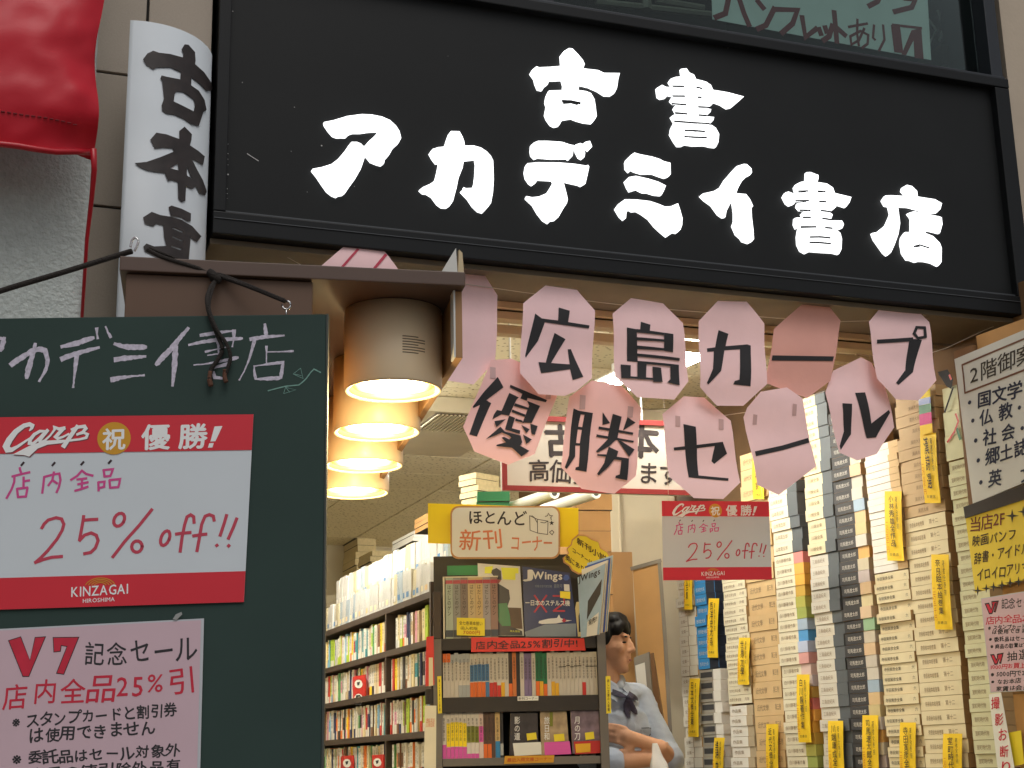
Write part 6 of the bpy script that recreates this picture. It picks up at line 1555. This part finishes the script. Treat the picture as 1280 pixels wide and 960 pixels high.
# arms (his left arm is the far right one in the picture)
zsh = sh
Ls, Le, Lw = W(0.0, -0.165, zsh), W(0.13, -0.200, zsh - 0.235), W(0.265, -0.02, zsh - 0.185)
Rs, Re, Rw = W(0.0, 0.175, zsh), W(0.13, 0.215, zsh - 0.235), W(0.255, 0.0, zsh - 0.225)
Lh, Rh_ = W(0.215, 0.10, zsh - 0.145), W(0.205, -0.10, zsh - 0.205)
body = head + limb([nk[0], nk[1]]) + limb([(*Le, .043), (*Lw, .028)]) + limb([(*Re, .043), (*Rw, .028)])
body += limb([(*Lw, .026), (*Lh, .026)]) + limb([(*Rw, .026), (*Rh_, .026)])
# fingers: his left hand lies over the right sleeve, the right hand is tucked at the left elbow
def fingers(h, d, across, up):
    out = []
    for k, (ln, off) in enumerate(((0.072, -0.030), (0.082, -0.011), (0.078, 0.009), (0.062, 0.027))):
        a = Vector(h) + across * off
        b1 = a + d * ln * 0.5; c1 = a + d * ln * 0.85 - up * 0.022
        out += limb([(*a, .0095), (*b1, .0085), (*c1, .0070)])
    th = Vector(h) - d * 0.025 - across * 0.030
    out += limb([(*th, .011), (*(th - across * 0.025 + d * 0.03), .0095), (*(th - across * 0.030 + d * 0.055), .008)])
    return out
dl = (Vector(Lh) - Vector(Lw)).normalized(); dr = (Vector(Rh_) - Vector(Rw)).normalized()
body += fingers(Lh, dl, Vector((0, 0, 1)), f) + fingers(Rh_, dr, Vector((0, 0, 1)), f)
# torso, hips and legs carry the figure down to the floor
torso = [(*W(0.0, 0, sh - 0.02), .12, .10, .06), (*W(0.01, 0, sh - 0.12), .15, .11, .12), (*W(0.01, 0, sh - 0.27), .145, .11, .14), (*W(0.0, 0, sh - 0.42), .14, .11, .12)]
for s in (-1, 1): body += limb([(*W(0.0, 0.09 * s, sh - 0.52), .085), (*W(0.02, 0.10 * s, 0.48), .058), (*W(-0.01, 0.10 * s, 0.09), .042)]) + limb([(*W(-0.02, 0.10 * s, 0.045), .040), (*W(0.13, 0.11 * s, 0.032), .030)])
body += [(*q[:3], q[3] * .9, q[4] * .9, q[5] * .9) for q in torso]
body_o = remeshed('body', 'skin', body, 0.0055, root, 3)
hair = [Hd(-0.022, 0, 0.045, .081, .096, .083), Hd(-0.055, 0, 0.0, .074, .062, .075), Hd(0.035, 0, 0.082, .062, .052, .036), Hd(0.064, 0.02, 0.062, .036, .026, .026), Hd(0.066, -0.02, 0.060, .036, .026, .028), Hd(0.052, 0.045, 0.050, .020, .026, .030), Hd(0.050, -0.045, 0.050, .020, .026, .030),
        Hd(0.012, 0.069, 0.020, .012, .022, .034), Hd(0.012, -0.069, 0.020, .012, .022, .034), Hd(-0.035, 0, 0.105, .05, .055, .025), Hd(0.079, 0.010, 0.046, .022, .012, .020), Hd(0.080, -0.016, 0.044, .018, .012, .020)]
remeshed('hair', 'hair', hair, 0.0045, root, 2, disp=0.0028)
# shirt with folded-up sleeves
def nxt(a, b_, k): return tuple(Vector(a).lerp(Vector(b_), k))
shirt = [(q[0], q[1], q[2], q[3] * 1.07, q[4] * 1.09, q[5] * 1.04) for q in torso]
shirt += limb([(*W(-0.005, 0.10, sh + 0.005), .055), (*Rs, .060), (*nxt(Rs, Re, 0.5), .053), (*Re, .051), (*nxt(Re, Rw, 0.34), .050)], 0.25)
shirt += limb([(*W(-0.005, -0.10, sh + 0.005), .055), (*Ls, .060), (*nxt(Ls, Le, 0.5), .053), (*Le, .051), (*nxt(Le, Lw, 0.34), .050)], 0.25)
shirt += [(*W(0.0, 0.09 * s, sh + 0.012), .07, .07, .035) for s in (-1, 1)]
for s in (-1, 1): shirt += limb([(*W(0.065, 0.018 * s, sh + 0.035), .016), (*W(0.02, 0.062 * s, sh + 0.070), .017), (*W(-0.045, 0.045 * s, sh + 0.078), .017), (*W(-0.06, 0.0, sh + 0.08), .017)], 0.4)
o = remeshed('shirt', 'shirt', shirt, 0.006, root, 2, disp=0.0)
for v, vn in zip(o.data.vertices, [v.normal.copy() for v in o.data.vertices]):   # soft folds
    p = v.co.copy(); v.co = p + vn * (0.005 * mnoise.noise(Vector((p.x * 11 + p.z * 7, p.y * 11, p.z * 15))) + 0.004 * (0.5 - abs(mnoise.noise(Vector((p.x * 20 + p.z * 9, p.y * 20, p.z * 26))))) + 0.002 * mnoise.noise(Vector((p.x * 50, p.y * 50, p.z * 60))))
for (E_, Wr) in ((Re, Rw), (Le, Lw)):                              # cuffs
    remeshed('cuff', 'shirt', limb([(*nxt(E_, Wr, 0.24), .057), (*nxt(E_, Wr, 0.36), .055)], 0.2), 0.006, o, 1)
remeshed('trousers', 'apron', sum([limb([(*W(0.0, 0.085 * s, sh - 0.50), .105), (*W(0.02, 0.10 * s, 0.48), .078), (*W(-0.01, 0.10 * s, 0.07), .062)]) for s in (-1, 1)], []) + [(*W(0, 0, sh - 0.50), .16, .13, .08)], 0.008, root, 2)
remeshed('shoes', 'wood_black', sum([limb([(*W(-0.03, 0.10 * s, 0.042), .042), (*W(0.15, 0.115 * s, 0.036), .036)]) for s in (-1, 1)], []), 0.006, root, 2)
# placket, pocket, buttons, scarf
def on_shirt(fo, ri, z):
    """march from in front of the chest to the cloth"""
    org = Vector(W(0.35, ri, z)); ok, loc, nor, ix = shirt_o.ray_cast(org, -f)
    return (loc if ok else Vector(W(0.12, ri, z))) + f * fo
shirt_o = o
b = B(); N = 12
for i in range(N + 1):
    z = sh + 0.0 - 0.33 * i / N
    for r in (0.014, -0.014): b.v.append(tuple(on_shirt(0.003, r, z)))
for i in range(N): b.f.append((2 * i, 2 * i + 1, 2 * i + 3, 2 * i + 2)); b.m.append(0)
b.build('placket', 'shirt', shirt_o, smooth=True)
b = B(); q = [on_shirt(0.004, r, z) for r, z in ((-0.045, sh - 0.115), (-0.115, sh - 0.115), (-0.115, sh - 0.135), (-0.080, sh - 0.150), (-0.045, sh - 0.135))]
b.add([tuple(v) for v in q], [(0, 1, 2, 3, 4)]); b.build('pocket_flap', 'shirt', shirt_o)
b = B().tube([tuple(on_shirt(0.005, r, z)) for r, z in ((-0.045, sh - 0.136), (-0.080, sh - 0.151), (-0.115, sh - 0.136))], 0.0022, 5)
b.tube([tuple(on_shirt(0.005, r, z)) for r, z in ((-0.045, sh - 0.115), (-0.080, sh - 0.114), (-0.115, sh - 0.115))], 0.0016, 5); b.build('pocket_seam', 'shirt_dark', shirt_o)
for k in range(3):
    p = on_shirt(0.006, 0.0, sh - 0.06 - 0.07 * k); remeshed('button', 'shirt_dark', [(p.x, p.y, p.z, .006, .006, .006)], 0.0025, shirt_o, 0)
# collar flaps
for sg in (1, -1):
    b = B(); q = [on_shirt(0.010, sg * 0.010, sh + 0.030), on_shirt(0.012, sg * 0.050, sh + 0.052), on_shirt(0.014, sg * 0.072, sh + 0.012), on_shirt(0.012, sg * 0.040, sh - 0.022)]
    b.add([tuple(v) for v in q] + [tuple(v - f * 0.004) for v in q], [(0, 1, 2, 3), (4, 5, 6, 7), (0, 1, 5, 4), (1, 2, 6, 5), (2, 3, 7, 6), (3, 0, 4, 7)]); b.build('collar_flap', 'shirt', shirt_o)
# knotted neckerchief: two flat loops, a knot and two short tails
def cloth(pts, name):
    bb = B(); k = len(pts)
    for (r, z, w, o_) in pts:
        for sg in (-1, 0, 1): bb.v.append(tuple(on_shirt(o_ + (0.006 if sg == 0 else 0.0), r + 0.0, z + sg * w)))
    for i in range(k - 1):
        for j in range(2): bb.f.append((3 * i + j, 3 * i + j + 1, 3 * i + j + 4, 3 * i + j + 3)); bb.m.append(0)
    bb.build(name, 'scarf', root, smooth=True)
cloth([(0.0, sh - 0.004, 0.006, 0.016), (-0.018, sh + 0.002, 0.014, 0.018), (-0.040, sh + 0.004, 0.018, 0.014), (-0.058, sh - 0.004, 0.012, 0.010)], 'scarf_loop')
cloth([(0.0, sh - 0.004, 0.006, 0.016), (0.016, sh + 0.006, 0.012, 0.018), (0.034, sh + 0.014, 0.014, 0.014), (0.050, sh + 0.016, 0.008, 0.010)], 'scarf_loop')
def tail(pts, name):
    bb = B(); k = len(pts)
    for (r, z, w, o_) in pts:
        for sg in (-1, 0, 1): bb.v.append(tuple(on_shirt(o_ + (0.005 if sg == 0 else 0.0), r + sg * w, z)))
    for i in range(k - 1):
        for j in range(2): bb.f.append((3 * i + j, 3 * i + j + 1, 3 * i + j + 4, 3 * i + j + 3)); bb.m.append(0)
    bb.build(name, 'scarf', root, smooth=True)
tail([(0.002, sh - 0.008, 0.008, 0.014), (0.004, sh - 0.030, 0.013, 0.012), (0.004, sh - 0.055, 0.015, 0.008), (0.006, sh - 0.078, 0.006, 0.006)], 'scarf_tail')
tail([(-0.004, sh - 0.008, 0.007, 0.016), (-0.016, sh - 0.030, 0.012, 0.014), (-0.024, sh - 0.052, 0.012, 0.010), (-0.030, sh - 0.066, 0.004, 0.006)], 'scarf_tail')
p = on_shirt(0.016, 0.0, sh - 0.006); remeshed('scarf_knot', 'scarf', [(p.x, p.y, p.z, .011, .010, .012)], 0.003, root, 1)
# eyes, brows, mouth
for s in (1, -1):
    e = hc + hf * 0.0755 + hr * (0.030 * s) + Vector((0, 0, -0.002))
    remeshed('eye', 'eye_dark', [(e.x, e.y, e.z, .013, .009, .0045, Rh)], 0.002, body_o, 0)
    e = hc + hf * 0.083 + hr * (0.030 * s) + Vector((0, 0, 0.019)); remeshed('eyebrow', 'hair', [(e.x, e.y, e.z, .019, .006, .0035, Rh)], 0.002, body_o, 0)
e = hc + hf * 0.090 + Vector((0, 0, -0.066)); remeshed('mouth', 'lip', [(e.x, e.y, e.z, .017, .005, .0045, Rh)], 0.002, body_o, 0)
# white plastic bag hanging from the folded arms
pb = Frame((0, 5.36, 0), 0); q = pb.px(826, 938)
b = B(); NX, NZ = 24, 20
for j in range(NZ + 1):
    for i in range(NX):
        a = 2 * math.pi * i / NX; v = j / NZ; r = 0.008 + 0.036 * (1 - v) ** 0.8
        n = 0.5 * mnoise.noise(Vector((math.cos(a) * 2.2, math.sin(a) * 2.2, v * 4))) + 0.15 * mnoise.noise(Vector((math.cos(a) * 6, math.sin(a) * 6, v * 9)))
        b.v.append((r * (1 + n) * math.cos(a) - 0.02 * v, 0.45 * r * (1 + n) * math.sin(a), 0.20 * v))
for j in range(NZ):
    for i in range(NX): b.f.append((j * NX + i, j * NX + (i + 1) % NX, (j + 1) * NX + (i + 1) % NX, (j + 1) * NX + i)); b.m.append(0)
o = b.build('plastic_bag', 'bag_white', smooth=True); tag(o, 'crumpled white plastic bag hanging from the folded arms of the man', 'bag', Frame((q[0], 5.36, q[1] - 0.175), 0))
